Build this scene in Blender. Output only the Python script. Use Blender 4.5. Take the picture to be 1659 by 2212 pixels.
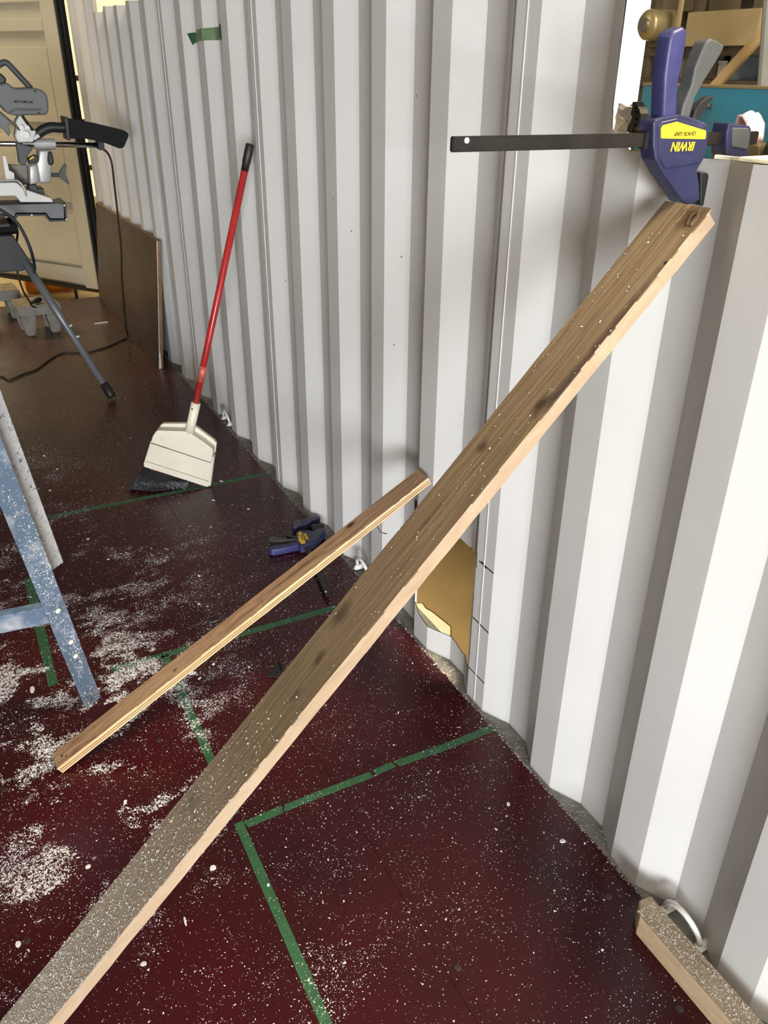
import bpy, bmesh, math, random
import numpy as np
from mathutils import Vector, Matrix, Euler
random.seed(7); rng = np.random.default_rng(11)
S = bpy.context.scene
for o in list(bpy.data.objects): bpy.data.objects.remove(o)
COL = S.collection

# ------------------------------------------------------------------ camera
FPX, W, H = 1772.2, 1659, 2212
yaw, pit, roll = 0.477666, 0.498053, 0.008897
fwd = Vector((math.sin(yaw)*math.cos(pit), math.cos(yaw)*math.cos(pit), -math.sin(pit)))
rt = Vector((math.cos(yaw), -math.sin(yaw), 0)); up = rt.cross(fwd)
r2 = math.cos(roll)*rt + math.sin(roll)*up; u2 = -math.sin(roll)*rt + math.cos(roll)*up
cd = bpy.data.cameras.new('camera'); cam = bpy.data.objects.new('camera', cd); COL.objects.link(cam)
cam.matrix_world = Matrix(((r2.x, u2.x, -fwd.x, -0.9463), (r2.y, u2.y, -fwd.y, -1.2825), (r2.z, u2.z, -fwd.z, 1.4166), (0, 0, 0, 1)))
cd.sensor_fit = 'VERTICAL'; cd.sensor_height = 36.0; cd.lens = FPX/H*36.0; cd.clip_start = 0.02; cd.clip_end = 200
S.camera = cam

# ------------------------------------------------------------------ world, lights, exposure
S.view_settings.view_transform = 'Standard'; S.view_settings.look = 'None'
S.view_settings.gamma = 1.0; S.view_settings.use_curve_mapping = False
S.view_settings.exposure = 0.0
wd = bpy.data.worlds.new('world'); S.world = wd; wd.use_nodes = True
bgn = wd.node_tree.nodes['Background']
bgn.inputs[0].default_value = (1.0, 0.86, 0.66, 1); bgn.inputs[1].default_value = 0.10
def area(name, loc, target, sx, sy, power, col):
    l = bpy.data.lights.new(name, 'AREA'); l.shape = 'RECTANGLE'; l.size = sx; l.size_y = sy
    l.energy = power; l.color = col
    o = bpy.data.objects.new(name, l); COL.objects.link(o); o.location = loc
    d = Vector(target)-Vector(loc); o.rotation_euler = d.to_track_quat('-Z', 'Y').to_euler()
    return o
# daylight coming in low through the open end behind the camera
area('daylight_opening', (-3.3, -8.6, 0.95), (-1.0, 0.5, 0.8), 3.2, 2.2, 1180, (0.94, 0.97, 1.0))
# warm fill lights for the hall, unseen, added to brighten floor, panel and door
area('hall_fill', (-1.5, -4.4, 3.6), (-0.8, 0.5, 0.6), 1.8, 1.2, 115, (1.0, 0.91, 0.79))
area('hall_fill', (1.1, -1.4, 4.4), (1.4, 1.2, 0), 1.4, 1.4, 420, (1.0, 0.84, 0.58))
area('hall_fill', (-2.6, 6.2, 4.2), (-0.4, 5.0, 0.6), 1.6, 1.6, 165, (1.0, 0.84, 0.60))

# ------------------------------------------------------------------ helpers
def tag(o, label=None, cat=None, group=None, kind=None):
    if label: o['label'] = label
    if cat: o['category'] = cat
    if group: o['group'] = group
    if kind: o['kind'] = kind
    return o
def mkmesh(name, verts, faces, smooth=False):
    me = bpy.data.meshes.new(name); me.from_pydata([tuple(v) for v in verts], [], [tuple(f) for f in faces]); me.update()
    if smooth: me.shade_smooth()
    return me
def link(name, me, m=None, parent=None):
    o = bpy.data.objects.new(name, me); COL.objects.link(o)
    if m is not None: me.materials.clear(); me.materials.append(m)
    if parent is not None: o.parent = parent
    return o
def bm_mesh(name, bm, smooth=False):
    bmesh.ops.recalc_face_normals(bm, faces=bm.faces)
    me = bpy.data.meshes.new(name); bm.to_mesh(me); bm.free()
    if smooth: me.shade_smooth()
    return me
def empty(name, mat, label, cat, group=None):
    o = bpy.data.objects.new(name, None); o.empty_display_size = .05; COL.objects.link(o)
    o.matrix_world = mat if isinstance(mat, Matrix) else Matrix.Translation(Vector(mat))
    return tag(o, label, cat, group)
def frame(o, X, Y, Z):
    X, Y, Z = Vector(X), Vector(Y), Vector(Z)
    return Matrix(((X.x, Y.x, Z.x, o[0]), (X.y, Y.y, Z.y, o[1]), (X.z, Y.z, Z.z, o[2]), (0, 0, 0, 1)))
def prism(pts, z0, z1, bevel=0.0, seg=2, fr=None):
    """outline in local XY extruded from z0 to z1"""
    bm = bmesh.new(); vs = [bm.verts.new((p[0], p[1], z0)) for p in pts]
    f = bm.faces.new(vs); r = bmesh.ops.extrude_face_region(bm, geom=[f])
    for v in r['geom']:
        if isinstance(v, bmesh.types.BMVert): v.co.z = z1
    bmesh.ops.recalc_face_normals(bm, faces=bm.faces)
    if bevel: bmesh.ops.bevel(bm, geom=list(bm.edges), offset=bevel, segments=seg, affect='EDGES', profile=0.5, clamp_overlap=True)
    if fr is not None: bm.transform(fr)
    return bm
def boxbm(c, s, bevel=0.0, fr=None, seg=2):
    bm = bmesh.new(); bmesh.ops.create_cube(bm, size=1)
    for v in bm.verts: v.co = Vector((c[0]+v.co.x*s[0], c[1]+v.co.y*s[1], c[2]+v.co.z*s[2]))
    if bevel: bmesh.ops.bevel(bm, geom=list(bm.edges), offset=bevel, segments=seg, affect='EDGES', clamp_overlap=True)
    if fr is not None: bm.transform(fr)
    return bm
def spline(pts, n=6):
    P = [Vector(p) for p in pts]; out = []
    for i in range(len(P)-1):
        a = P[max(i-1, 0)]; b = P[i]; c = P[i+1]; d = P[min(i+2, len(P)-1)]
        for k in range(n):
            t = k/n
            out.append(0.5*((2*b)+(c-a)*t+(2*a-5*b+4*c-d)*t*t+(3*b-a-3*c+d)*t**3))
    out.append(P[-1]); return out
def tubebm(pts, rad, n=10, caps=True):
    P = [Vector(p) for p in pts]; bm = bmesh.new(); rings = []
    t0 = (P[1]-P[0]).normalized(); ref = Vector((0, 0, 1)) if abs(t0.z) < .9 else Vector((1, 0, 0))
    a = t0.cross(ref).normalized()
    for i, p in enumerate(P):
        t = (P[min(i+1, len(P)-1)]-P[max(i-1, 0)]).normalized()
        a = (a-t*a.dot(t)).normalized(); b = t.cross(a)
        r = rad[i] if isinstance(rad, (list, tuple)) else rad
        rings.append([bm.verts.new(p+(a*math.cos(2*math.pi*k/n)+b*math.sin(2*math.pi*k/n))*r) for k in range(n)])
    for i in range(len(P)-1):
        for k in range(n): bm.faces.new((rings[i][k], rings[i][(k+1) % n], rings[i+1][(k+1) % n], rings[i+1][k]))
    if caps: bm.faces.new(rings[0][::-1]); bm.faces.new(rings[-1])
    return bm
def merge(*bms):
    out = bmesh.new()
    for b in bms:
        me = bpy.data.meshes.new('tmp'); b.to_mesh(me); b.free(); out.from_mesh(me); bpy.data.meshes.remove(me)
    return out
def textmesh(s, size, shear=0.0, bold=0.0, sx=1.0):
    c = bpy.data.curves.new('txt', 'FONT'); c.body = s; c.size = size; c.shear = shear; c.offset = bold
    c.align_x = 'CENTER'; c.align_y = 'CENTER'; c.extrude = 0.0003; c.resolution_u = 2
    o = bpy.data.objects.new('txt', c); COL.objects.link(o)
    dg = bpy.context.evaluated_depsgraph_get(); me = bpy.data.meshes.new_from_object(o.evaluated_get(dg))
    bpy.data.objects.remove(o)
    for v in me.vertices: v.co.x *= sx
    return me

# ------------------------------------------------------------------ materials
MATS = {}
def N(nt, t, **kw):
    n = nt.nodes.new(t)
    for k, v in kw.items(): setattr(n, k, v)
    return n
def mat(name, col, rough=.5, metal=0.0, var=0.12, scale=8.0, bump=0.0, bscale=60.0, dirt=None, emit=None, spec=.5, stretch=(1, 1, 1), col2=None, clear=0.0):
    if name in MATS: return MATS[name]
    m = bpy.data.materials.new(name); m.use_nodes = True; nt = m.node_tree; b = nt.nodes['Principled BSDF']
    tc = N(nt, 'ShaderNodeTexCoord'); mp = N(nt, 'ShaderNodeMapping'); mp.inputs['Scale'].default_value = stretch
    nt.links.new(tc.outputs['Object'], mp.inputs[0])
    nz = N(nt, 'ShaderNodeTexNoise'); nz.inputs['Scale'].default_value = scale; nz.inputs['Detail'].default_value = 6
    nt.links.new(mp.outputs[0], nz.inputs[0])
    rp = N(nt, 'ShaderNodeValToRGB'); c2 = col2 if col2 else tuple(c*(1-var*2) for c in col)
    rp.color_ramp.elements[0].position = .3; rp.color_ramp.elements[1].position = .7
    rp.color_ramp.elements[0].color = (*c2, 1); rp.color_ramp.elements[1].color = (*[min(1, c*(1+var*.5)) for c in col], 1)
    nt.links.new(nz.outputs[0], rp.inputs[0]); out = rp.outputs[0]
    if dirt:
        n2 = N(nt, 'ShaderNodeTexNoise'); n2.inputs['Scale'].default_value = dirt[1]; n2.inputs['Detail'].default_value = 8; n2.inputs['Roughness'].default_value = .7
        nt.links.new(tc.outputs['Object'], n2.inputs[0])
        mr = N(nt, 'ShaderNodeMapRange'); mr.inputs[1].default_value = dirt[2]; mr.inputs[2].default_value = dirt[3]
        nt.links.new(n2.outputs[0], mr.inputs[0])
        mx = N(nt, 'ShaderNodeMix', data_type='RGBA'); nt.links.new(mr.outputs[0], mx.inputs[0])
        nt.links.new(out, mx.inputs[6]); mx.inputs[7].default_value = (*dirt[0], 1); out = mx.outputs[2]
    nt.links.new(out, b.inputs['Base Color'])
    b.inputs['Roughness'].default_value = rough; b.inputs['Metallic'].default_value = metal
    b.inputs['Specular IOR Level'].default_value = spec
    if clear: b.inputs['Coat Weight'].default_value = clear; b.inputs['Coat Roughness'].default_value = .1
    if bump:
        n3 = N(nt, 'ShaderNodeTexNoise'); n3.inputs['Scale'].default_value = bscale; n3.inputs['Detail'].default_value = 5
        nt.links.new(mp.outputs[0], n3.inputs[0])
        bp = N(nt, 'ShaderNodeBump'); bp.inputs['Strength'].default_value = bump; bp.inputs['Distance'].default_value = .002
        nt.links.new(n3.outputs[0], bp.inputs['Height']); nt.links.new(bp.outputs[0], b.inputs['Normal'])
    if emit: b.inputs['Emission Color'].default_value = (*emit[0], 1); b.inputs['Emission Strength'].default_value = emit[1]
    MATS[name] = m; return m
def wood(name, c1, c2, c3, along=2.0, across=34.0, knots=(), stains=(), rough=.8, bump=.35, dust=None, warp=2.2):
    """grain runs along local X; knots: (x, y, rx, ry) dark spots of the timber"""
    m = bpy.data.materials.new(name); m.use_nodes = True; nt = m.node_tree; b = nt.nodes['Principled BSDF']
    tc = N(nt, 'ShaderNodeTexCoord'); mp = N(nt, 'ShaderNodeMapping'); mp.inputs['Scale'].default_value = (along, across, across)
    nt.links.new(tc.outputs['Object'], mp.inputs[0])
    wp = N(nt, 'ShaderNodeTexNoise'); wp.inputs['Scale'].default_value = 7; wp.inputs['Detail'].default_value = 2
    nt.links.new(tc.outputs['Object'], wp.inputs[0])
    ad = N(nt, 'ShaderNodeVectorMath', operation='MULTIPLY_ADD'); ad.inputs[1].default_value = (0, warp, warp)
    nt.links.new(wp.outputs[1], ad.inputs[0]); nt.links.new(mp.outputs[0], ad.inputs[2])
    nz = N(nt, 'ShaderNodeTexNoise'); nz.inputs['Scale'].default_value = 2.2; nz.inputs['Detail'].default_value = 8; nz.inputs['Roughness'].default_value = .62
    nt.links.new(ad.outputs[0], nz.inputs[0])
    rp = N(nt, 'ShaderNodeValToRGB'); e = rp.color_ramp.elements
    e[0].position = .3; e[0].color = (*c2, 1); e[1].position = .72; e[1].color = (*c3, 1)
    k = e.new(.5); k.color = (*c1, 1)
    nt.links.new(nz.outputs[0], rp.inputs[0]); out = rp.outputs[0]
    for (x, y, rx, ry, colr, st) in list(knots)+list(stains):
        vm = N(nt, 'ShaderNodeVectorMath', operation='SUBTRACT'); vm.inputs[1].default_value = (x, y, 0)
        nt.links.new(tc.outputs['Object'], vm.inputs[0])
        ms = N(nt, 'ShaderNodeVectorMath', operation='MULTIPLY'); ms.inputs[1].default_value = (1/rx, 1/ry, 0)
        nt.links.new(vm.outputs[0], ms.inputs[0])
        n4 = N(nt, 'ShaderNodeTexNoise'); n4.inputs['Scale'].default_value = 55; n4.inputs['Detail'].default_value = 4
        nt.links.new(tc.outputs['Object'], n4.inputs[0])
        ln = N(nt, 'ShaderNodeVectorMath', operation='LENGTH'); nt.links.new(ms.outputs[0], ln.inputs[0])
        a2 = N(nt, 'ShaderNodeMath', operation='ADD'); nt.links.new(ln.outputs['Value'], a2.inputs[0]); nt.links.new(n4.outputs[0], a2.inputs[1])
        mr = N(nt, 'ShaderNodeMapRange'); mr.inputs[1].default_value = .75; mr.inputs[2].default_value = 1.45; mr.inputs[3].default_value = st; mr.inputs[4].default_value = 0
        nt.links.new(a2.outputs[0], mr.inputs[0])
        mx = N(nt, 'ShaderNodeMix', data_type='RGBA'); nt.links.new(mr.outputs[0], mx.inputs[0]); nt.links.new(out, mx.inputs[6]); mx.inputs[7].default_value = (*colr, 1); out = mx.outputs[2]
    if dust:  # sawdust film, denser to one end of the board
        sp = N(nt, 'ShaderNodeSeparateXYZ'); nt.links.new(tc.outputs['Object'], sp.inputs[0])
        mr = N(nt, 'ShaderNodeMapRange'); mr.inputs[1].default_value = dust[1]; mr.inputs[2].default_value = dust[2]; mr.inputs[3].default_value = 0; mr.inputs[4].default_value = dust[3]
        nt.links.new(sp.outputs[0], mr.inputs[0])
        n5 = N(nt, 'ShaderNodeTexNoise'); n5.inputs['Scale'].default_value = 170; n5.inputs['Detail'].default_value = 5
        nt.links.new(tc.outputs['Object'], n5.inputs[0])
        ml = N(nt, 'ShaderNodeMath', operation='MULTIPLY'); nt.links.new(mr.outputs[0], ml.inputs[0]); nt.links.new(n5.outputs[0], ml.inputs[1])
        gm = N(nt, 'ShaderNodeNewGeometry'); 
        mx = N(nt, 'ShaderNodeMix', data_type='RGBA'); nt.links.new(ml.outputs[0], mx.inputs[0]); nt.links.new(out, mx.inputs[6]); mx.inputs[7].default_value = (*dust[0], 1); out = mx.outputs[2]
    nt.links.new(out, b.inputs['Base Color']); b.inputs['Roughness'].default_value = rough; b.inputs['Specular IOR Level'].default_value = .25
    bp = N(nt, 'ShaderNodeBump'); bp.inputs['Strength'].default_value = bump; bp.inputs['Distance'].default_value = .0015
    nt.links.new(nz.outputs[0], bp.inputs['Height']); nt.links.new(bp.outputs[0], b.inputs['Normal'])
    return m

M_wall = mat('wall_paint', (.66, .655, .64), .42, var=.03, scale=3, dirt=((.42, .40, .36), 9, .70, .86), bump=.05, bscale=25)
M_wallend = mat('post_paint', (.52, .49, .42), .5, var=.08, scale=4)
M_door = mat('door_paint', (.52, .46, .33), .5, var=.05, scale=3, dirt=((.30, .27, .2), 14, .70, .8))
M_black = mat('black_rubber', (.012, .012, .013), .5, var=.2)
M_blackp = mat('black_plastic', (.020, .021, .024), .42, var=.15)
M_dgrey = mat('dark_grey_plastic', (.075, .08, .085), .5, var=.1)
M_mgrey = mat('grey_plastic', (.15, .16, .165), .5, var=.08)
M_steel = mat('grey_steel_tube', (.19, .20, .215), .38, metal=.3, var=.1)
M_chrome = mat('bright_steel', (.62, .62, .62), .22, metal=1.0, var=.05)
M_cast = mat('cast_aluminium', (.50, .50, .49), .42, metal=.35, var=.08)
M_white = mat('white_enamel', (.78, .78, .76), .45, var=.04)
M_navy = mat('navy_plastic', (.026, .029, .082), .42, var=.14, scale=30, dirt=((.13, .13, .16), 16, .58, .82))
M_blue = mat('bright_navy_plastic', (.040, .042, .145), .45, var=.12, scale=30)
M_bar = mat('blackened_steel_bar', (.035, .031, .028), .42, metal=.5, var=.2, scale=20)
M_yellow = mat('yellow_print', (.86, .60, .03), .5, var=.03)
M_ink = mat('black_ink', (.012, .011, .010), .6, var=.05)
M_red = mat('red_painted_pole', (.42, .022, .022), .28, var=.14, scale=14, dirt=((.20, .05, .04), 26, .68, .74))
M_redtape = mat('faded_red_tape', (.55, .12, .10), .35, var=.2, scale=40)
M_cream = mat('cream_plastic', (.80, .76, .62), .45, var=.04, scale=9, dirt=((.42, .38, .28), 22, .62, .80))
M_tape = mat('green_masking_tape', (.028, .115, .045), .6, var=.14, scale=30, bump=.2, bscale=200)
M_tapel = mat('pale_green_tape', (.17, .25, .14), .6, var=.14, scale=30)
M_conc = mat('concrete', (.27, .255, .22), .9, var=.14, scale=22, bump=.5, bscale=70)
M_concd = mat('sawdust_on_concrete', (.34, .28, .17), .95, var=.25, scale=40, bump=.5, bscale=90)
M_lad = mat('blue_painted_steel', (.16, .23, .33), .36, metal=.25, var=.14, scale=7, dirt=((.60, .62, .66), 11, .50, .72))
M_ladw = mat('dusty_aluminium', (.50, .51, .52), .5, metal=.3, var=.1, scale=40, dirt=((.10, .10, .09), 120, .56, .62))
M_cord = mat('brown_cord', (.030, .018, .012), .5, var=.1)
M_cordb = mat('blue_black_cord', (.018, .022, .034), .4, var=.1)
M_sheet = mat('brown_plywood_film', (.075, .048, .036), .42, var=.22, scale=2.5, dirt=((.17, .14, .11), 30, .50, .85), bump=.05)
M_sheete = mat('plywood_edge', (.26, .13, .055), .7, var=.25, scale=10, stretch=(20, 1, 1))
M_chipw = mat('white_chip', (.80, .79, .77), .7, var=.05, scale=30)
M_speck = mat('white_dust', (.85, .86, .92), .8, var=.06, scale=50)
M_saw = mat('tan_sawdust', (.42, .32, .18), .9, var=.2, scale=50)
M_gap = mat('grey_bottom_rail', (.22, .215, .195), .75, var=.22, scale=20, bump=.3, bscale=90)
M_card = mat('brown_cardboard', (.31, .22, .095), .85, var=.08, scale=6, bump=.1)
M_ground = mat('hall_floor', (.62, .46, .20), .6, var=.08, scale=2)
M_hall = mat('hall_wall', (.11, .085, .05), .9, var=.3, scale=2.5)
M_bblue = mat('blue_panel', (.02, .24, .42), .45, var=.2, scale=2.2, col2=(.05, .16, .20))
M_wbrown = mat('rack_brown', (.06, .045, .025), .8, var=.3, scale=5)
M_beige = mat('beige_board', (.24, .19, .105), .8, var=.06, scale=3)
M_pine = mat('pine_plank', (.36, .26, .135), .75, var=.1, scale=3)
M_tank = mat('dull_brass_tank', (.32, .26, .14), .38, metal=.5, var=.2, scale=5)
M_pink = mat('pale_pink_cloth', (.70, .48, .62), .9, var=.1, scale=12)
M_olive = mat('olive_metal', (.13, .105, .045), .5, metal=.3, var=.2, scale=12)
M_orange = mat('orange_plastic', (.85, .30, .02), .5, var=.08, scale=4)
M_lit = mat('white_glow', (.9, .9, .9), .5, var=0, emit=((1, .985, .95), 3.0))
M_gloww = mat('cream_glow', (.9, .85, .7), .5, var=0, emit=((1, .80, .46), .85))
M_paper = mat('cream_strip', (.86, .82, .62), .7, var=.03)
M_film = mat('torn_plastic', (.55, .53, .48), .5, var=.2, scale=30)
M_weld = mat('weld_paint', (.80, .79, .76), .4, var=.05)
M_dustbag = mat('black_fabric', (.010, .010, .011), .95, var=.3, scale=60, bump=.6, bscale=240)
M_plate = mat('black_powder_coat', (.014, .014, .017), .55, var=.2, scale=90, dirt=((.12, .12, .12), 120, .70, .74))

# dark red film-faced plywood floor with dust haze
def floor_mat():
    m = bpy.data.materials.new('red_film_plywood'); m.use_nodes = True; nt = m.node_tree; b = nt.nodes['Principled BSDF']
    tc = N(nt, 'ShaderNodeTexCoord')
    n1 = N(nt, 'ShaderNodeTexNoise'); n1.inputs['Scale'].default_value = 2.3; n1.inputs['Detail'].default_value = 6
    nt.links.new(tc.outputs['Object'], n1.inputs[0])
    rp = N(nt, 'ShaderNodeValToRGB'); e = rp.color_ramp.elements
    e[0].position = .32; e[0].color = (.026, .0034, .0055, 1); e[1].position = .70; e[1].color = (.060, .0036, .0056, 1)
    nt.links.new(n1.outputs[0], rp.inputs[0])
    # fine powder: lots of tiny pale flecks
    n2 = N(nt, 'ShaderNodeTexNoise'); n2.inputs['Scale'].default_value = 330; n2.inputs['Detail'].default_value = 3
    nt.links.new(tc.outputs['Object'], n2.inputs[0])
    n3 = N(nt, 'ShaderNodeTexNoise'); n3.inputs['Scale'].default_value = 3.2; n3.inputs['Detail'].default_value = 5
    nt.links.new(tc.outputs['Object'], n3.inputs[0])
    th = N(nt, 'ShaderNodeMapRange'); th.inputs[1].default_value = .60; th.inputs[2].default_value = .74
    nt.links.new(n2.outputs[0], th.inputs[0])
    t3 = N(nt, 'ShaderNodeMapRange'); t3.inputs[1].default_value = .35; t3.inputs[2].default_value = .7; t3.inputs[3].default_value = .02; t3.inputs[4].default_value = .14
    nt.links.new(n3.outputs[0], t3.inputs[0])
    ml = N(nt, 'ShaderNodeMath', operation='MULTIPLY'); nt.links.new(th.outputs[0], ml.inputs[0]); nt.links.new(t3.outputs[0], ml.inputs[1])
    mx = N(nt, 'ShaderNodeMix', data_type='RGBA'); nt.links.new(ml.outputs[0], mx.inputs[0]); nt.links.new(rp.outputs[0], mx.inputs[6]); mx.inputs[7].default_value = (.34, .30, .28, 1)
    # sawdust tint spread around the saw
    vm = N(nt, 'ShaderNodeVectorMath', operation='SUBTRACT'); vm.inputs[1].default_value = (-.55, 3.55, 0); nt.links.new(tc.outputs['Object'], vm.inputs[0])
    vs = N(nt, 'ShaderNodeVectorMath', operation='MULTIPLY'); vs.inputs[1].default_value = (.95, .80, 0); nt.links.new(vm.outputs[0], vs.inputs[0])
    ln = N(nt, 'ShaderNodeVectorMath', operation='LENGTH'); nt.links.new(vs.outputs[0], ln.inputs[0])
    mr = N(nt, 'ShaderNodeMapRange'); mr.inputs[1].default_value = .25; mr.inputs[2].default_value = 1.1; mr.inputs[3].default_value = .60; mr.inputs[4].default_value = 0
    nt.links.new(ln.outputs['Value'], mr.inputs[0])
    n5 = N(nt, 'ShaderNodeTexNoise'); n5.inputs['Scale'].default_value = 60; n5.inputs['Detail'].default_value = 6; nt.links.new(tc.outputs['Object'], n5.inputs[0])
    m5 = N(nt, 'ShaderNodeMath', operation='MULTIPLY'); nt.links.new(mr.outputs[0], m5.inputs[0]); nt.links.new(n5.outputs[0], m5.inputs[1])
    m6 = N(nt, 'ShaderNodeMix', data_type='RGBA'); nt.links.new(m5.outputs[0], m6.inputs[0]); nt.links.new(mx.outputs[2], m6.inputs[6]); m6.inputs[7].default_value = (.20, .15, .10, 1)
    nt.links.new(m6.outputs[2], b.inputs['Base Color'])
    rr = N(nt, 'ShaderNodeMapRange'); rr.inputs[3].default_value = .20; rr.inputs[4].default_value = .36
    nt.links.new(n3.outputs[0], rr.inputs[0]); nt.links.new(rr.outputs[0], b.inputs['Roughness'])
    b.inputs['Specular IOR Level'].default_value = .27
    sc = N(nt, 'ShaderNodeTexNoise'); sc.inputs['Scale'].default_value = 18; sc.inputs['Detail'].default_value = 4; nt.links.new(tc.outputs['Object'], sc.inputs[0])
    bp = N(nt, 'ShaderNodeBump'); bp.inputs['Strength'].default_value = .025; bp.inputs['Distance'].default_value = .003
    nt.links.new(sc.outputs[0], bp.inputs['Height']); nt.links.new(bp.outputs[0], b.inputs['Normal'])
    return m
M_floor = floor_mat()

# ------------------------------------------------------------------ structure
def struct(o): return tag(o, kind='structure')
# floor panels
floor = struct(link('floor', mkmesh('floor', [(-2.33, -2.2, -.03), (-.012, -2.2, -.03), (-.012, 4.68, -.03), (-2.33, 4.68, -.03),
                                              (-2.33, -2.2, -.16), (-.012, -2.2, -.16), (-.012, 4.68, -.16), (-2.33, 4.68, -.16)],
                                   [(0, 1, 2, 3), (7, 6, 5, 4), (0, 4, 5, 1), (1, 5, 6, 2), (2, 6, 7, 3), (3, 7, 4, 0)]), M_gap))
xs = [-2.33, -1.6, -.43, -.012]; ysA = [-2.2, -1.61, .79, 3.19, 4.68]
for i in range(3):
    for j in range(4):
        g = .00025
        b = boxbm(((xs[i]+xs[i+1])/2, (ysA[j]+ysA[j+1])/2, -.0145), (xs[i+1]-xs[i]-2*g, ysA[j+1]-ysA[j]-2*g, .029), .0003, seg=1)
        link('floor_panel', bm_mesh('floor_panel', b), M_floor, floor)
# recessed screw heads
M_scr = mat('dull_screw', (.07, .045, .045), .5, metal=.3, var=.3, scale=90)
sme = bm_mesh('screw', merge(tubebm([(0, 0, -.001), (0, 0, .0012)], .0065, 10), boxbm((0, 0, .0013), (.007, .0016, .0006)), boxbm((0, 0, .0013), (.0016, .007, .0006))))
for x in (-.07, -.41, -.75, -1.09):
    for y in (-.553, -.149, .255, .66, 1.06, 1.46, 1.87, 2.27):
        if x < -.5 and y > 1: continue
        o = link('screw', sme, M_scr, floor); o.location = (x+random.uniform(-.004, .004), y+random.uniform(-.006, .006), .0)
o = link('screw', sme, M_scr, floor); o.location = (-.108, -.781, 0)
# bottom rail between floor edge and corrugation
struct(link('trim_1', mkmesh('trim_1', [(-.014, -2.2, -.006), (.075, -2.2, -.006), (.075, 4.7, -.006), (-.014, 4.7, -.006), (-.014, -2.2, -.15), (.075, -2.2, -.15), (.075, 4.7, -.15), (-.014, 4.7, -.15)],
                               [(0, 1, 2, 3), (7, 6, 5, 4), (0, 4, 5, 1), (1, 5, 6, 2), (2, 6, 7, 3), (3, 7, 4, 0)]), M_gap))
# corrugated right wall with cut openings
P_, a_, b_, c_, D_ = .278, .0687, .0675, .0707, .0347
def wx(y):
    t = (-y) % P_
    if t < b_: return D_*t/b_
    if t < b_+c_: return D_
    if t < a_+b_+c_: return D_*(1-(t-b_-c_)/a_)
    return 0.
holes = [  # (low polyline, high polyline) as functions of y
    (([-1.62, -.505, -.442, -.367, -.258, -.218, -.208, -.198, -.190], [1.31, 1.310, 1.308, 1.305, 1.305, 1.325, 1.335, 1.366, 1.50]), ([-1.62, -.190], [2.12, 2.12])),
    (([.087, .095, .152, .188, .218, .251, .277, .329, .349], [.072, .068, .058, .068, .072, .071, .072, .083, .11]), ([.087, .154, .187, .349], [.404, .384, .387, .36])),
    (([3.0, 3.24, 3.26, 3.66, 3.67, 3.95], [1.662, 1.668, 1.656, 1.668, 1.650, 1.652]), ([3.0, 3.95], [2.12, 2.12])),
]
def corr_wall(name, y0, y1, ztop, holes, xf):
    ys = {y0, y1}
    for k in range(-12, 22):
        for q in (0, b_, b_+c_, a_+b_+c_):
            y = k*P_-q
            if y0 < y < y1: ys.add(round(y, 5))
    for (lo, hi) in holes:
        for y in lo[0]+hi[0]: ys.add(round(y, 5))
        n = int((lo[0][-1]-lo[0][0])/.02)
        for i in range(n): ys.add(round(lo[0][0]+i*(lo[0][-1]-lo[0][0])/n, 5))
    ys = sorted(ys); vd = {}; V = []; F = []
    def vid(y, z):
        k = (round(y, 5), round(z, 5))
        if k not in vd: vd[k] = len(V); V.append((xf(y), y, z))
        return vd[k]
    for a, b in zip(ys[:-1], ys[1:]):
        m = (a+b)/2; segs = [((-.006, -.006), (ztop, ztop))]
        hs = sorted([h for h in holes if h[0][0][0] < m < h[0][0][-1]], key=lambda h: h[0][1][0])
        cur = (-.006, -.006); out = []
        for (lo, hi) in hs:
            out.append((cur, (float(np.interp(a, *lo)), float(np.interp(b, *lo))))); cur = (float(np.interp(a, *hi)), float(np.interp(b, *hi)))
        out.append((cur, (ztop, ztop)))
        for (l, h) in out: F.append((vid(a, l[0]), vid(a, h[0]), vid(b, h[1]), vid(b, l[1])))
    return V, F
V, F = corr_wall('wall_right', -2.2, 4.66, 2.39, holes, wx)
wall = struct(link('wall_right', mkmesh('wall_right', V, F), M_wall))
bm = bmesh.new(); bm.from_mesh(wall.data); bmesh.ops.recalc_face_normals(bm, faces=bm.faces)
if sum(f.normal.x*f.calc_area() for f in bm.faces) > 0: bmesh.ops.reverse_faces(bm, faces=bm.faces)
bm.to_mesh(wall.data); bm.free()
sd = wall.modifiers.new('thickness', 'SOLIDIFY'); sd.thickness = .0025; sd.offset = -1; wall.data.materials.append(M_bar); sd.material_offset_rim = 1
# sheet joints: thin weld beads on inner faces
def strip_on_wall(name, pts, wdt, m, off=.0006, parent=wall, th=.0004):
    """thin ribbon following (y,z) points lying on the corrugation"""
    P = []
    for (p, q) in zip(pts[:-1], pts[1:]):
        n = max(1, int(math.hypot(q[0]-p[0], q[1]-p[1])/.006)) if abs(q[0]-p[0]) > .001 else 1
        for i in range(n): P.append((p[0]+(q[0]-p[0])*i/n, p[1]+(q[1]-p[1])*i/n))
    P.append(pts[-1]); V = []; F = []
    for i, (y, z) in enumerate(P):
        q = P[min(i+1, len(P)-1)]; p = P[max(i-1, 0)]; dy, dz = q[0]-p[0], q[1]-p[1]; l = math.hypot(dy, dz); ny, nz = -dz/l*wdt/2, dy/l*wdt/2
        for s in (1, -1):
            yy, zz = y+s*ny, z+s*nz
            V.append((wx(yy)-off, yy, zz)); V.append((wx(yy)+.001, yy, zz))
    for i in range(len(P)-1):
        k = 4*i; F += [(k, k+2, k+6, k+4), (k, k+4, k+5, k+1), (k+2, k+3, k+7, k+6)]
    return link(name, mkmesh(name, V, F), m, parent)
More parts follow.
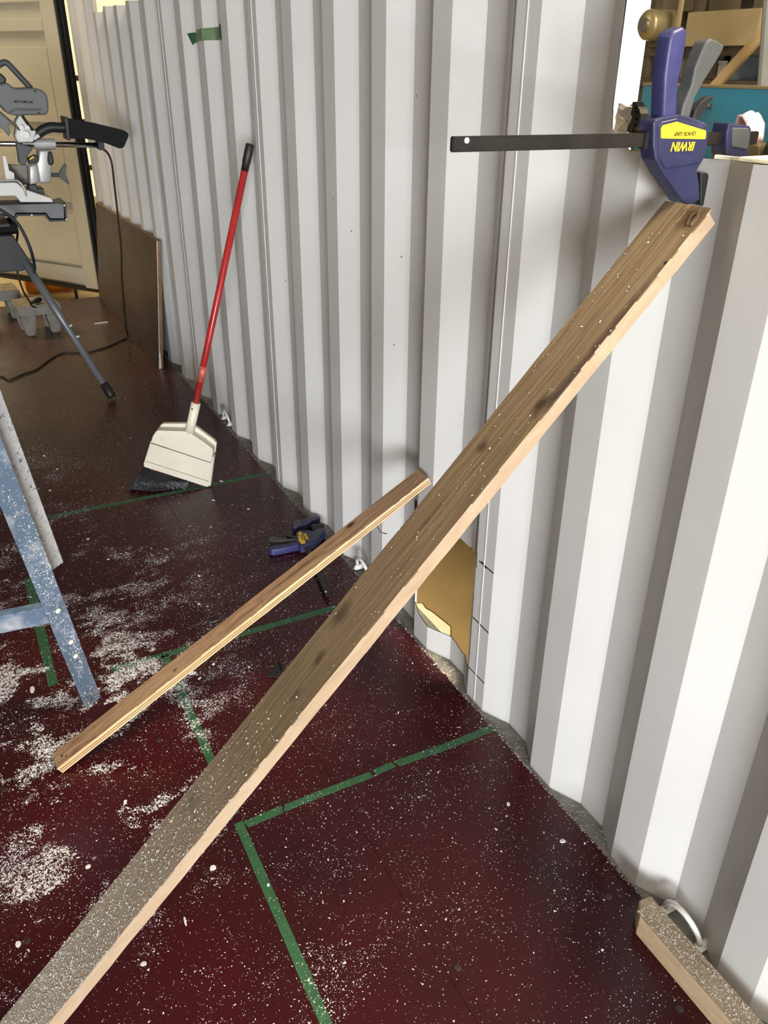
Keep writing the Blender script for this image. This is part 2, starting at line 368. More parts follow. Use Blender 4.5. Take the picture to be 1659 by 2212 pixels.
for y in (.038, 1.428, 2.54, 3.09): strip_on_wall('weld_seam', [(y, 0.0), (y+.002, .8), (y, 1.6), (y, 2.38)], .0028, M_weld, .0012)
# marker strokes and scorch marks
for pts, wd_ in [([(.060, .404), (.0, .404)], .0032), ([(.069, .238), (.0, .236)], .0034), ([(.071, .082), (.0, .083)], .003), ([(-.208, .233), (-.274, .232)], .003),
                 ([(.247, .060), (.247, .016)], .003), ([(.591, .230), (.565, .222), (.540, .226)], .003), ([(.262, .606), (.250, .590), (.245, .566)], .0028), ([(.05, .408), (.03, .400)], .004)]:
    strip_on_wall('marker_line', pts, wd_, M_ink, .0005)
for pts, wd_ in [([(.425, .385), (.425, .35)], .012), ([(.176, .398), (.145, .386)], .007), ([(.072, .42), (.071, .38)], .004), ([(.075, .30), (.074, .12)], .003)]:
    strip_on_wall('scorch_mark', pts, wd_, M_bar, .0005)
for (y, z) in [(1.332, .784), (-.22, .488), (.526, .79), (-.593, .41), (.791, 1.027), (.51, 1.011), (.153, .942), (.475, 1.359), (.601, .802), (-.226, .733), (.221, .813), (.858, 1.101), (-.485, 1.101), (-.462, 1.269), (-.488, 1.261)]:
    strip_on_wall('scuff_mark', [(y, z+.003), (y+.0005, z-.002)], .0028, M_gap, .0005)
# corner post at the door end, left wall, roof
pb = merge(boxbm((.02, 4.70, 1.19), (.05, .06, 2.40), .004), boxbm((.05, 4.76, 1.19), (.06, .05, 2.40), .004))
struct(link('trim_2', bm_mesh('trim_2', pb), M_wallend))
def wxl(y): return -2.36-wx(y)
V, F = corr_wall('wall_left', -2.2, 4.66, 2.39, [(([-1.9, 3.2], [.25, .25]), ([-1.9, 3.2], [2.2, 2.2]))], wxl)
wl = struct(link('wall_left', mkmesh('wall_left', V, F), M_wall))
rb = [boxbm((-1.17, 1.23, 2.40), (2.46, 6.9, .02))]
for i in range(16): rb.append(boxbm((-1.17, -1.9+i*.43, 2.383), (2.3, .12, .014), .004))
struct(link('ceiling', bm_mesh('ceiling', merge(*rb)), M_wall))
# hall outside
struct(link('ground', mkmesh('ground', [(-9, -9, -.16), (9, -9, -.16), (9, 13, -.16), (-9, 13, -.16), (-9, -9, -.3), (9, -9, -.3), (9, 13, -.3), (-9, 13, -.3)],
                             [(0, 1, 2, 3), (7, 6, 5, 4), (0, 4, 5, 1), (1, 5, 6, 2), (2, 6, 7, 3), (3, 7, 4, 0)]), M_ground))
hw = boxbm((3.7, 1.2, 1.9), (.12, 10.0, 4.1))
struct(link('wall_hall', bm_mesh('wall_hall', hw), M_hall))
wn = struct(link('glow_panel_1', bm_mesh('glow_panel_1', boxbm((3.62, 3.92, 1.6), (.04, .55, 2.6), .004)), M_lit))  # glowing panel added in place of an overexposed white sheet outside the opening
for z in (.28, 2.92): link('glow_panel_bar', bm_mesh('glow_panel_bar', boxbm((3.59, 3.92, z), (.03, .60, .035))), M_wbrown, wn)
wn2 = struct(link('glow_panel_2', bm_mesh('glow_panel_2', boxbm((1.5, 11.0, 1.5), (5.0, .05, 3.4))), M_gloww))  # glowing panel added so the upper hole and door gap look bright cream
for x in (-.8, .2, .66, 1.2, 2.2, 3.2): link('glow_panel_bar', bm_mesh('glow_panel_bar', boxbm((x, 10.95, 1.5), (.07, .05, 3.4))), M_wbrown, wn2)
for z in (.2, .75, 1.25, 2.2): link('glow_panel_bar', bm_mesh('glow_panel_bar', boxbm((1.5, 10.95, z), (5.0, .05, .06))), M_wbrown, wn2)  # dark bars added to break up the panel's glow

# ------------------------------------------------------------------ container door leaf, swung open
DX, DY = Vector((-.58, .814, 0)).normalized(), Vector((0, 0, 1)); DN = DX.cross(DY)
if DN.y > 0: DN = -DN
DM = frame((-.065, 4.80, 0.0), DX, DY, DX.cross(DY)); sgn = 1 if DX.cross(DY).y < 0 else -1
door = link('door_1', bm_mesh('door_1', boxbm((.56, 1.17, -.03*sgn), (1.12, 2.30, .012))), M_door); door.matrix_world = DM; struct(door)
def dpart(name, bm, m): return link(name, bm_mesh(name, bm), m, door)
z_ = lambda d: d*sgn
dpart('stile', boxbm((.06, 1.17, z_(-.01)), (.12, 2.30, .045), .004), M_door)
dpart('stile', boxbm((1.06, 1.17, z_(-.01)), (.12, 2.30, .045), .004), M_door)
gr = [1.84, 1.70, 1.545, 1.03, .545]
edges = [2.30]
for zc in gr: edges += [zc+.035, zc-.035]
edges += [.165]
for i in range(0, len(edges), 2):
    h = edges[i]-edges[i+1]; cz = (edges[i]+edges[i+1])/2
    dpart('door_panel', boxbm((.56, cz, z_(-.012)), (.88, h-.004, .034), .010, seg=2), M_door)
dpart('bottom_rail', boxbm((.56, .095, z_(-.014)), (.88, .115, .03), .006), M_wallend)
dpart('gasket', merge(boxbm((-.012, 1.17, z_(-.005)), (.03, 2.32, .03), .006), boxbm((-.042, 1.17, z_(-.015)), (.026, 2.32, .03), .006), boxbm((-.027, 1.17, z_(-.02)), (.03, 2.32, .012))), M_black)
dpart('gasket', boxbm((.55, .008, z_(-.01)), (1.14, .028, .03), .005), M_black)
dpart('lock_rod', merge(tubebm([(.26, 0.0, z_(-.02)), (.26, -.09, z_(-.02))], .011, 8), boxbm((.26, -.09, z_(-.02)), (.10, .016, .03))), M_black)

# orange barrier seen below the door
t = empty('barrier_block', (-.30, 5.75, -.16), 'orange plastic block on the hall floor under the open door', 'barrier')
link('body', bm_mesh('body', boxbm((0, 0, .15), (.36, .22, .30), .02)), M_orange, t)
for x in (-.12, 0, .12): link('rib', bm_mesh('rib', boxbm((x, -.115, .15), (.05, .02, .24), .006)), M_orange, t)

# ------------------------------------------------------------------ boards
def rough_board(L, wd_, th, nx, bow=.0, jag=.0012, ragged_end=0.0, seed=1):
    """board along +X, width 0..-wd on Y, top face z=0"""
    r = random.Random(seed); bm = bmesh.new(); rings = []
    ph = [r.uniform(0, 6) for _ in range(6)]
    for i in range(nx+1):
        x = L*i/nx
        j = lambda k: jag*(math.sin(x*31+ph[k])*.5+math.sin(x*73+ph[k-1])*.4+r.uniform(-.5, .5)*.6)
        zb = bow*math.sin(math.pi*x/L); q = .0012
        sec = [(-wd_+j(0)+q, zb), (-wd_+j(0), zb-q), (-wd_+j(1), zb-th+j(2)), (j(3), zb-th+j(4)), (j(5), zb-q), (j(5)-q, zb)]
        rings.append([bm.verts.new((x+(r.uniform(0, ragged_end) if i == 0 else 0), y, z)) for y, z in sec])
    for i in range(nx):
        for k in range(6): bm.faces.new((rings[i][k], rings[i][(k+1) % 6], rings[i+1][(k+1) % 6], rings[i+1][k]))
    bm.faces.new(rings[0][::-1]); bm.faces.new(rings[-1])
    return bm_mesh('board', bm)
dk = (.035, .022, .012)
M_plank = wood('weathered_timber', (.155, .110, .066), (.095, .065, .039), (.205, .152, .096), along=1.3, across=95, warp=1.6,
   knots=[(.327, -.018, .028, .014, dk, .95), (.418, -.058, .016, .012, dk, .8), (.736, -.067, .035, .016, dk, .75), (1.088, -.062, .035, .02, (.06, .042, .026), .7),
          (.80, -.045, .020, .010, dk, .7), (.86, -.034, .018, .008, dk, .55), (.62, -.03, .05, .006, dk, .4), (.54, -.05, .06, .005, dk, .4)],
   stains=[(.20, -.004, .15, .012, (.05, .026, .022), .85), (.29, -.004, .06, .016, (.045, .03, .028), .8), (0.0, -.02, .03, .03, (.05, .028, .014), .9)],
   dust=((.62, .59, .54), .95, 1.5, .75))
M_edge_lit = wood('lit_sawn_edge', (.37, .275, .188), (.32, .23, .15), (.42, .325, .235), along=1.5, across=26, bump=.15)
BX, BZ = Vector((-.7068025, -.0146298, -.7072597)), Vector((-.7073353, -.0000047, .7068782)); BY = BZ.cross(BX)
BM = frame((-.0336, -.4471, 1.2376), BX, BY, BZ)
brd = link('timber_brace', rough_board(1.765, .088, .022, 120, jag=.0006, ragged_end=.012, seed=4), M_plank)
for v in brd.data.vertices: v.co.x -= .022
brd.matrix_world = BM
tag(brd, 'long weathered timber board leaning from the floor up to the wall below the clamp', 'board')
# sawn edge facing the daylight, its brightness put into a paler colour
brd.data.materials.append(M_edge_lit)
for p in brd.data.polygons:
    if p.normal.y > .7: p.material_index = 1
# splinters at its ragged top end
sb = []
for i in range(26):
    y = random.uniform(-.085, -.002); zz = random.uniform(-.018, .001); l = random.uniform(.001, .008)
    sb.append(tubebm([(.012, y, zz), (.0-l*.3, y+random.uniform(-.002, .002), zz+random.uniform(0, .004)), (-.01-l, y+random.uniform(-.006, .006), zz+random.uniform(-.002, .008))], [.0022, .0016, .0003], 4))
link('splinters', bm_mesh('splinters', merge(*sb)), M_plank, brd)
link('nail_hole', bm_mesh('nail_hole', tubebm([(.074, -.004, -.001), (.074, -.004, .0004)], .0026, 8)), M_ink, brd)
M_slim = wood('brown_moulding_face', (.33, .205, .12), (.17, .09, .048), (.43, .29, .18), along=2.0, across=48, warp=3.0,
   knots=[(.22, -.040, .022, .010, (.05, .016, .010), .95), (.757, -.018, .010, .006, dk, .9), (1.043, -.008, .018, .006, (.16, .08, .045), .8)],
   stains=[(.40, -.030, .14, .008, (.10, .05, .028), .7), (.55, -.02, .12, .008, (.13, .07, .04), .5)], bump=.2, rough=.65)
M_slime = wood('bright_pine_edge', (.74, .50, .28), (.62, .38, .19), (.80, .58, .36), along=1.0, across=40, warp=.8, bump=.1, rough=.6)
SX, SY, SZ = Vector((-.8840404, -.0288449, -.4665195)), Vector((.0513505, -.998046, -.0355986)), Vector((-.4645735, -.0554263, .8837983))
sl = rough_board(1.0896, .0524, .0198, 60, jag=.0004, seed=9); slim = link('wood_strip', sl, M_slim)
slim.matrix_world = frame((-.0148, .28019, .52589), SX, SY, SZ)
sl.materials.append(M_slime)
for p in sl.polygons:
    if p.normal.y > .7: p.material_index = 1
tag(slim, 'slim brown wooden strip with bright grooved edge leaning against the wall behind the long board', 'strip')
M_groove = mat('dark_pine_groove', (.22, .10, .04), .8, var=.1, scale=20)
for z in (-.0075, -.0135): link('edge_groove', bm_mesh('edge_groove', boxbm((.545, .0003, z), (1.086, .0012, .0015))), M_groove, slim)
link('nail_hole', bm_mesh('nail_hole', merge(tubebm([(1.070, -.026, -.001), (1.070, -.026, .0004)], .003, 8), tubebm([(1.061, -.016, -.001), (1.061, -.016, .0003)], .0022, 8))), M_ink, slim)

# short stud on the floor by the wall, lower right
M_stud = wood('stud_timber', (.56, .41, .26), (.47, .33, .19), (.63, .48, .32), along=2, across=24, knots=[(.085, .012, .018, .010, (.10, .055, .025), .9)], bump=.15)
M_studt = wood('dusty_stud_top', (.33, .26, .175), (.24, .18, .115), (.42, .34, .24), along=2.5, across=30, bump=.5)
o4 = [(-.0786, -.640), (-.056, -.614), (-.030, -.616), (-.030, -1.5), (-.0786, -1.5)]
bm = prism(o4, 0, .050, .0022, 2)
me = bm_mesh('stud', bm); me.materials.append(M_stud); me.materials.append(M_studt)
for v in me.vertices: v.co = Vector((-(v.co.y+.62), v.co.x+.055, v.co.z))
bm = bmesh.new(); bm.from_mesh(me); bmesh.ops.recalc_face_normals(bm, faces=bm.faces); bm.to_mesh(me); bm.free()
for p in me.polygons: p.material_index = 1 if p.normal.z > .6 else 0
stud = bpy.data.objects.new('wood_stud', me); COL.objects.link(stud)
stud.matrix_world = frame((-.055, -.62, .0), (0, -1, 0), (1, 0, 0), (0, 0, 1))
tag(stud, 'short squared wood stud lying on the floor against the wall, dusty top', 'stud')

# ------------------------------------------------------------------ bar clamp (built once, copied once)
def build_clamp(mw, label):
    t = empty('bar_clamp', mw, label, 'clamp', 'quick action bar clamps')
    def part(name, bm, m, par=t, smooth=False): return link(name, bm_mesh(name, bm, smooth), m, par)
    Zc = .009
    bar = part('bar', boxbm((-.178, .0045, 0), (.49, .0165, .007), .0012), M_bar)
    part('bar_hole', tubebm([(-.405, .0085, -.0045), (-.405, .0085, .0045)], .0032, 12), M_white, bar)
    for x in (-.412, -.30, -.2): pass
    body = part('body', prism([(-.1367, .0238), (-.1341, .0287), (-.1238, .0317), (-.0984, .0344), (-.075, .0315), (-.0524, .026), (-.0405, .0219), (-.0378, .0153), (-.0364, -.0046), (-.0384, -.0193), (-.047, -.0326), (-.0389, -.048), (-.0313, -.0695), (-.0402, -.0746), (-.0522, -.0753), (-.0607, -.0735), (-.1045, -.0369), (-.124, -.0176), (-.1311, -.0018)], -.0145, .0125, .0022, 2), M_navy)
    part('body_panel', prism([(-.1288, .0212), (-.1244, .0261), (-.0994, .0301), (-.0508, .0196), (-.0425, .0142), (-.041, -.0137), (-.0475, -.0229), (-.1045, -.0287), (-.1187, -.0163)], .011, .0138, .0008, 1), M_navy, body)
    part('bar_slot', boxbm((-.137, .0045, 0), (.006, .020, .012)), M_black, body)
    lab = part('label_plate', prism([(-.1247, .0192), (-.1226, .0223), (-.0994, .0263), (-.0468, .0156), (-.0453, .0136), (-.0444, .0064), (-.0461, .0054), (-.1211, .0073), (-.1223, .0084)], .0135, .0143), M_yellow, body)
    for s, sz, cx, cy, m_, sh, bo, sx in (('QUICK-GRIP', .0068, -.082, .0124, M_ink, .15, .0, .98), ('IRWIN', .0150, -.0815, -.0022, M_yellow, .2, .0003, .92)):
        tm = textmesh(s, sz, sh, bo, sx); o = link('lettering', tm, m_, body)
        o.rotation_euler = (0, 0, math.pi); o.location = (cx, cy, .0146)
    part('handle', prism([(-.1215, .030), (-.1293, .0763), (-.1302, .10), (-.1304, .1162), (-.127, .1243), (-.1107, .1304), (-.103, .1248), (-.102, .1097), (-.1029, .0836), (-.1043, .0667), (-.0973, .030)], -.0135, .0115, .0055, 3), M_blue, t, True)
    part('trigger', prism([(-.0899, .026), (-.0886, .0443), (-.0807, .0654), (-.0795, .0861), (-.073, .1042), (-.0684, .1149), (-.0621, .1192), (-.0482, .1165), (-.0355, .1119), (-.0388, .1034), (-.0481, .0888), (-.0618, .0691), (-.0706, .0517), (-.0744, .026)], -.0115, .0095, .0025, 2), M_dgrey)
    part('release_lever', prism([(-.0649, .0216), (-.0616, .0389), (-.0543, .0477), (-.0443, .054), (-.0351, .0558), (-.0332, .0526), (-.0416, .0438), (-.0498, .0311), (-.054, .0217)], -.007, .005, .0015, 2), M_blackp)
    part('pad', merge(prism([(-.0381, -.0357), (-.0236, -.037), (-.0206, -.0406), (-.0184, -.0561), (-.0181, -.0803), (-.0274, -.0768)], -.013, .011, .002, 2), boxbm((-.012, -.058, -.001), (.012, .046, .030), .003)), M_black)
    jaw = part('fixed_jaw', prism([(-.0042, .0238), (.0359, .0204), (.0403, .0163), (.0444, -.007), (.0465, -.030), (.052, -.075), (.038, -.080), (.018, -.035), (.0035, -.0168), (.0016, -.0139), (-.0048, .0119)], -.0155, .0115, .0028, 2), M_navy)
    part('jaw_inset', prism([(.0035, .0184), (.0336, .0177), (.0385, .0128), (.0408, -.0056), (.0383, -.0085), (.0091, -.0046)], .010, .0128, .001, 1), M_dgrey, jaw)
    part('jaw_pad', boxbm((.0395, -.060, -.002), (.010, .034, .026), .003), M_black, jaw)
    return t
clamp = build_clamp(frame((.056, -.371, 1.3255), (1.052, 0, -.012), (.012, 0, 1.052), (0, -1.052, 0)), 'blue bar clamp gripping the edge of the wall opening above the long board')
def copy_tree(o, parent=None):
    c = o.copy(); COL.objects.link(c); c.parent = parent
    for ch in o.children: copy_tree(ch, c)
    return c
c2 = copy_tree(clamp); th2 = math.radians(9.8)
c2.matrix_world = frame((-.076, 1.025, .0165), (math.sin(th2), math.cos(th2), 0), (-math.cos(th2), math.sin(th2), 0), (0, 0, 1))
c2['label'] = 'blue and black bar clamp lying flat on the dark red floor near the wall'

# ------------------------------------------------------------------ broom with clip-on dustpan
bP0 = Vector((-.26293, 1.50335, .003)); bE = Vector((.8472017, -.4469002, -.2872795)); bA = Vector((.266, -.111, .958)).normalized(); bE = (bE-bA*bE.dot(bA)).normalized(); bN = bE.cross(bA)
broom = empty('broom', frame(bP0, bE, bA, bN), 'broom with red pole and cream clip-on dustpan leaning against the wall', 'broom')
def bpart(name, bm, m, par=broom, smooth=False): return link(name, bm_mesh(name, bm, smooth), m, par)
pan = bpart('dustpan', prism([(-.2347, .1216), (-.005, .1103), (.004, .0039), (-.0032, -.0002), (-.2434, .0123), (-.2455, .0188)], -.004, 0, .001, 1), M_cream)
bpart('dustpan_hood', prism([(-.2352, .121), (-.233, .1477), (-.2246, .1711), (-.2193, .1762), (-.1303, .2004), (-.12, .2013), (-.0987, .1987), (-.0536, .1825), (-.0165, .1659), (-.0087, .159), (-.0045, .112), (-.012, .1075)], -.035, .011, .006, 3), M_cream, pan)
bpart('dustpan_rim', merge(prism([(-.2229, .1728), (-.2201, .1806), (-.2114, .1901), (-.1291, .2157), (-.091, .2126), (-.0197, .1814), (-.0056, .1693), (-.0027, .1301), (-.010, .128), (-.012, .160), (-.10, .195), (-.21, .172)], -.050, -.030, .003, 2),
      prism([(-.0005, .128), (.0105, .0052), (.004, .0039), (-.006, .128)], -.030, -.001, .001, 1), prism([(-.2347, .12), (-.2455, .0188), (-.2485, .0188), (-.2387, .12)], -.030, -.001, .001, 1)), M_cream, pan)
bpart('dustpan_lip', prism([(-.2432, .036), (.0006, .0235), (.004, .0039), (-.0032, -.0002), (-.2434, .0123), (-.2455, .0188)], -.001, .0022, .0008, 1), M_cream, pan)
M_dline = mat('dark_line', (.16, .14, .10), .8, var=.3, scale=40)  # dark brown for the lines along the hood step and the lip
bpart('step_line', tubebm([(-.2362, .1150, .0008), (-.12, .1090, .0008), (-.0075, .1030, .0008)], .0018, 6), M_dline, pan)
bpart('lip_line', tubebm([(-.2428, .0365, .0003), (.0004, .0242, .0003)], .0008, 6), M_dline, pan)
sock = bpart('socket', tubebm([(-.1085, .195, -.006), (-.1085, .25, -.010), (-.1085, .3135, -.013)], [.0175, .0172, .0172], 18), M_cream, broom, True)
bpart('socket_hole', tubebm([(-.1145, .293, .002), (-.1145, .293, .0046)], .0032, 10), M_ink, sock)
pole = bpart('pole', tubebm([(-.1085, .30, -.013), (-.1105, .5, -.013), (-.112, 1.14, -.013)], [.0118, .0118, .0115], 16), M_red, broom, True)
bpart('tape_wrap', tubebm([(-.1085, .400, -.013), (-.109, .43, -.013), (-.1095, .458, -.013)], [.0132, .0136, .0130], 16), M_redtape, pole, True)
bpart('grip', tubebm([(-.112, 1.132, -.013), (-.112, 1.152, -.013), (-.1121, 1.156, -.013), (-.1122, 1.21, -.013), (-.1122, 1.213, -.013)], [.0121, .0121, .0138, .0138, .011], 16), M_black, broom, True)
bpart('bristle_block', boxbm((-.135, .03, -.022), (.20, .06, .022), .004), M_blackp)
bpart('red_band', prism([(-.2260, .010), (-.2113, -.004), (-.1596, -.0075), (-.1213, .000), (-.12, .012), (-.22, .018)], -.012, -.005), mat('red_bristle', (.45, .05, .03), .7, var=.2, scale=60))
# bristles: one bundle of strands fanned out to the floor
V = []; F = []
def zline(u, n): return (.28728*u-.003-bN.z*n)/bA.z   # local v where strand meets floor
for i in range(1500):
    s = rng.random(); u0 = -.235+.19*s; n0 = -.028+.018*rng.random(); v0 = .02
    u1 = -.278+.215*s+rng.normal(0, .006); n1 = .004+.035*rng.random()**1.5-.02*(s > .6)+.012*math.sin(s*3.1)
    v1 = (.28728*u1+0.0-bN.z*n1)/bA.z+.002+abs(rng.normal(0, .004))
    k = len(V); r = .0009
    pts = [(u0, v0, n0), ((u0+u1)/2-.004, (v0+v1)/2, (n0+n1)/2-.004), (u1, v1, n1)]
    for (a, b, c) in pts:
        for q in range(3): V.append((a+r*math.cos(q*2.094), b, c+r*math.sin(q*2.094)))
    for j in (0, 3):
        for q in range(3): F.append((k+j+q, k+j+(q+1) % 3, k+j+3+(q+1) % 3, k+j+3+q))
br = link('bristles', mkmesh('bristles', V, F), M_blackp, broom); tag(br, 'black bristles dusted with white flakes', kind='stuff')

# ------------------------------------------------------------------ ladder (lower part of a blue step-ladder frame)
lF = Vector((-.865, .458, .0)); lD = Vector((-.104, -.293, .951)).normalized(); lE = Vector((.856, .403, .219)); lE = (lE-lD*lE.dot(lD)).normalized(); lN = lE.cross(lD)
lad = empty('step_ladder', frame(lF, (1, 0, 0), (0, 1, 0), (0, 0, 1)), 'blue-grey steel step ladder with dusty leg and riveted cross brace at left', 'ladder')
LR = frame((0, 0, 0), lE, lD, lN)
def lpart(name, bm, m, fr=LR, par=lad):
    bm.transform(fr); return link(name, bm_mesh(name, bm), m, par)
def rail(fr, L=1.75):
    foot = [(-.0235, .006), (.0235, -.004), (.0235, L), (-.0235, L)]
    r_ = lpart('rail', merge(prism(foot, -.0025, 0, .0006, 1), boxbm((.022, L/2, -.011), (.003, L-.02, .020))), M_lad, fr)
    for (x, y) in ((.003, .385), (.004, .265), (.002, .21)):
        b = tubebm([(x, y, 0), (x, y, .003), (x, y, .0045)], [.0065, .006, .003], 12); b.transform(fr); link('rivet', bm_mesh('rivet', b, True), M_cream, r_)
    return r_
rail(LR)
LR2 = frame((-.62, .05, 0), lE, lD, lN); rail(LR2)
# cross brace and second channel behind the leg
lpart('cross_brace', merge(boxbm((-.33, .365, -.012), (.62, .056, .003), .0006), boxbm((-.33, .392, -.020), (.62, .003, .016))), M_lad, frame((0, 0, 0), (Vector((-.62, .05, 0))/-.622).normalized(), lD, (Vector((-.62, .05, 0))/-.622).normalized().cross(lD)))
lpart('inner_channel', merge(boxbm((.047, 1.13, -.03), (.036, 1.32, .003), .0006), boxbm((.064, 1.13, -.038), (.002, 1.32, .016))), M_ladw)
lpart('cross_brace', boxbm((-.33, 1.2, -.012), (.62, .056, .003), .0006), M_lad, frame((0, 0, 0), (Vector((-.62, .05, 0))/-.622).normalized(), lD, (Vector((-.62, .05, 0))/-.622).normalized().cross(lD)))

# ------------------------------------------------------------------ mitre saw on its stand
def xz(pts, y0, y1, bev=0.0, seg=2): return prism(pts, -y1, -y0, bev, seg, Matrix(((1, 0, 0, 0), (0, 0, -1, 0), (0, 1, 0, 0), (0, 0, 0, 1))))
sawL = Vector((-.60, 3.06, .775))
saw = empty('mitre_saw', sawL, 'grey sliding mitre saw with black dust bag standing on a tripod stand', 'saw')
def spart(name, bm, m, par=saw, smooth=False):
    bm.transform(Matrix.Translation(-sawL)); return link(name, bm_mesh(name, bm, smooth), m, par)
Yf = 3.0
base = spart('base', xz([(-.95, .858), (-.45, .843), (-.425, .84), (-.433, .774), (-.497, .778), (-.51, .804), (-.639, .812), (-.649, .795), (-.667, .806), (-.702, .836), (-.95, .842)], Yf, Yf+.16, .004), M_mgrey)
spart('base_trim', merge(xz([(-.445, .842), (-.425, .842), (-.431, .772), (-.500, .775), (-.512, .801), (-.640, .809), (-.652, .790), (-.645, .785), (-.634, .800), (-.517, .793), (-.503, .766), (-.424, .764), (-.417, .846)], Yf-.012, Yf+.17, .002, 1)), M_blackp, base)
for (x, z) in ((-.426, .835), (-.428, .772), (-.575, .801)): spart('base_screw', tubebm([(x, Yf-.012, z), (x, Yf-.016, z)], .004, 8), M_white, base)
tbl = spart('table', xz([(-.95, .952), (-.613, .942), (-.603, .933), (-.588, .913), (-.474, .866), (-.469, .848), (-.613, .856), (-.617, .87), (-.628, .884), (-.95, .895)], Yf+.0, Yf+.20, .006), M_white)
spart('table_edge', xz([(-.95, .955), (-.612, .946), (-.598, .932), (-.590, .912), (-.586, .88), (-.578, .884), (-.580, .918), (-.592, .942), (-.608, .954), (-.95, .963)], Yf-.01, Yf+.19, .003), M_chrome, tbl)
spart('fence', xz([(-.648, 1.051), (-.634, 1.05), (-.631, .99), (-.613, .979), (-.616, .944), (-.653, .945)], Yf+.02, Yf+.035, .002), M_white)
spart('fence', xz([(-.631, 1.007), (-.544, 1.0), (-.554, .922), (-.602, .905), (-.618, .93)], Yf+.12, Yf+.145, .004), M_conc)
spart('pivot_block', xz([(-.559, .922), (-.524, .924), (-.524, .905), (-.496, .905), (-.498, .868), (-.527, .876), (-.561, .90)], Yf+.05, Yf+.16, .004), M_blackp)
brk = spart('slide_bracket', merge(xz([(-.49, 1.069), (-.435, 1.067), (-.445, 1.0), (-.462, .928), (-.512, .929), (-.512, 1.019), (-.5, 1.032)], Yf+.03, Yf+.13, .01, 3), xz([(-.507, 1.01), (-.512, .929), (-.553, .922), (-.542, 1.003)], Yf+.05, Yf+.14, .006)), M_cast, saw, True)
spart('slide_housing', tubebm([(-.503, Yf+.08, 1.092), (-.41, Yf+.08, 1.089)], .024, 18), M_cast, saw)
spart('slide_rail', tubebm([(-.90, Yf+.08, 1.105), (-.503, Yf+.08, 1.092), (-.221, Yf+.08, 1.078)], .0115, 14), M_chrome, saw, True)
spart('slide_rail', tubebm([(-.90, Yf+.13, 1.100), (-.503, Yf+.13, 1.088), (-.221, Yf+.13, 1.074)], .0115, 14), M_chrome, saw, True)
spart('rail_cap', boxbm((-.209, Yf+.10, 1.077), (.026, .10, .038), .005), M_black)
spart('lock_lever', xz([(-.453, 1.063), (-.438, 1.062), (-.437, 1.016), (-.45, 1.005), (-.463, 1.009), (-.463, 1.028)], Yf+.0, Yf+.03, .006), M_black)
kn = spart('bevel_bolt', tubebm([(-.46, Yf+.07, .960), (-.405, Yf+.07, .957)], .0095, 10), M_dgrey)
spart('wing_knob', xz([(-.413, .971), (-.399, .991), (-.382, 1.008), (-.377, .997), (-.388, .973), (-.389, .956), (-.378, .919), (-.384, .914), (-.405, .936), (-.416, .945)], Yf+.06, Yf+.08, .003), M_dgrey, kn)
mot = spart('motor_housing', xz([(-.74, 1.345), (-.602, 1.335), (-.573, 1.342), (-.553, 1.323), (-.535, 1.319), (-.487, 1.321), (-.456, 1.319), (-.431, 1.309), (-.419, 1.294), (-.418, 1.261), (-.422, 1.23), (-.436, 1.213), (-.518, 1.213), (-.571, 1.212), (-.598, 1.224), (-.618, 1.255), (-.74, 1.36)][:16]+[(-.74, 1.28)], Yf+.0, Yf+.13, .012, 3), M_mgrey)
spart('housing_groove', xz([(-.59, 1.229), (-.566, 1.24), (-.536, 1.243), (-.492, 1.239), (-.453, 1.242), (-.453, 1.232), (-.494, 1.229), (-.559, 1.232), (-.595, 1.219)], Yf-.003, Yf+.01, .001, 1), M_dgrey, mot)
for (x, z) in ((-.466, 1.307), (-.466, 1.222)): spart('housing_screw', tubebm([(x, Yf+.002, z), (x, Yf-.003, z)], .0055, 10), M_black, mot)
tm = textmesh('MAXIMUM', .0155, 0, .0004, 1.06); o = link('lettering', tm, M_ink, mot); o.rotation_euler = (math.pi/2, math.radians(3), 0); o.location = Vector((-.5215, Yf-.0012, 1.266))-sawL
spart('carry_handle', tubebm(spline([(-.70, Yf+.06, 1.345), (-.637, Yf+.06, 1.377), (-.607, Yf+.06, 1.395), (-.588, Yf+.06, 1.407), (-.566, Yf+.06, 1.417), (-.553, Yf+.06, 1.414), (-.539, Yf+.06, 1.399), (-.51, Yf+.06, 1.362), (-.474, Yf+.06, 1.316)], 4), .0125, 12), M_dgrey, saw, True)
spart('trigger_grip', xz([(-.74, 1.40), (-.59, 1.378), (-.57, 1.355), (-.575, 1.34), (-.591, 1.332), (-.74, 1.33)], Yf+.02, Yf+.09, .008), M_blackp)
spart('blade_guard', xz([(-.76, 1.235), (-.624, 1.229), (-.609, 1.218), (-.586, 1.187), (-.601, 1.173), (-.596, 1.146), (-.606, 1.129), (-.619, 1.156), (-.636, 1.168), (-.76, 1.165)], Yf+.01, Yf+.05, .003), M_mgrey)
spart('head_arm', xz([(-.545, 1.215), (-.531, 1.215), (-.507, 1.156), (-.487, 1.152), (-.488, 1.135), (-.507, 1.10), (-.572, 1.10), (-.582, 1.129), (-.57, 1.155), (-.567, 1.189)], Yf+.03, Yf+.10, .006), M_cast)
spart('guard_strut', tubebm([(-.624, Yf+.0, 1.229), (-.587, Yf+.0, 1.189), (-.558, Yf+.0, 1.154)], .004, 8), M_chrome)
spart('arm_spring', tubebm([(-.536, Yf+.01, 1.212), (-.520, Yf+.01, 1.180), (-.502, Yf+.01, 1.152)], .0065, 8), M_black)
for (x, z, r_) in ((-.535, 1.135, .016), (-.548, 1.165, .010), (-.520, 1.165, .008)): spart('arm_boss', tubebm([(x, Yf+.005, z), (x, Yf+.04, z)], r_, 14), M_chrome)
spart('bolt_tip', tubebm([(-.507, Yf, 1.118), (-.482, Yf, 1.132)], .008, 10), M_white)
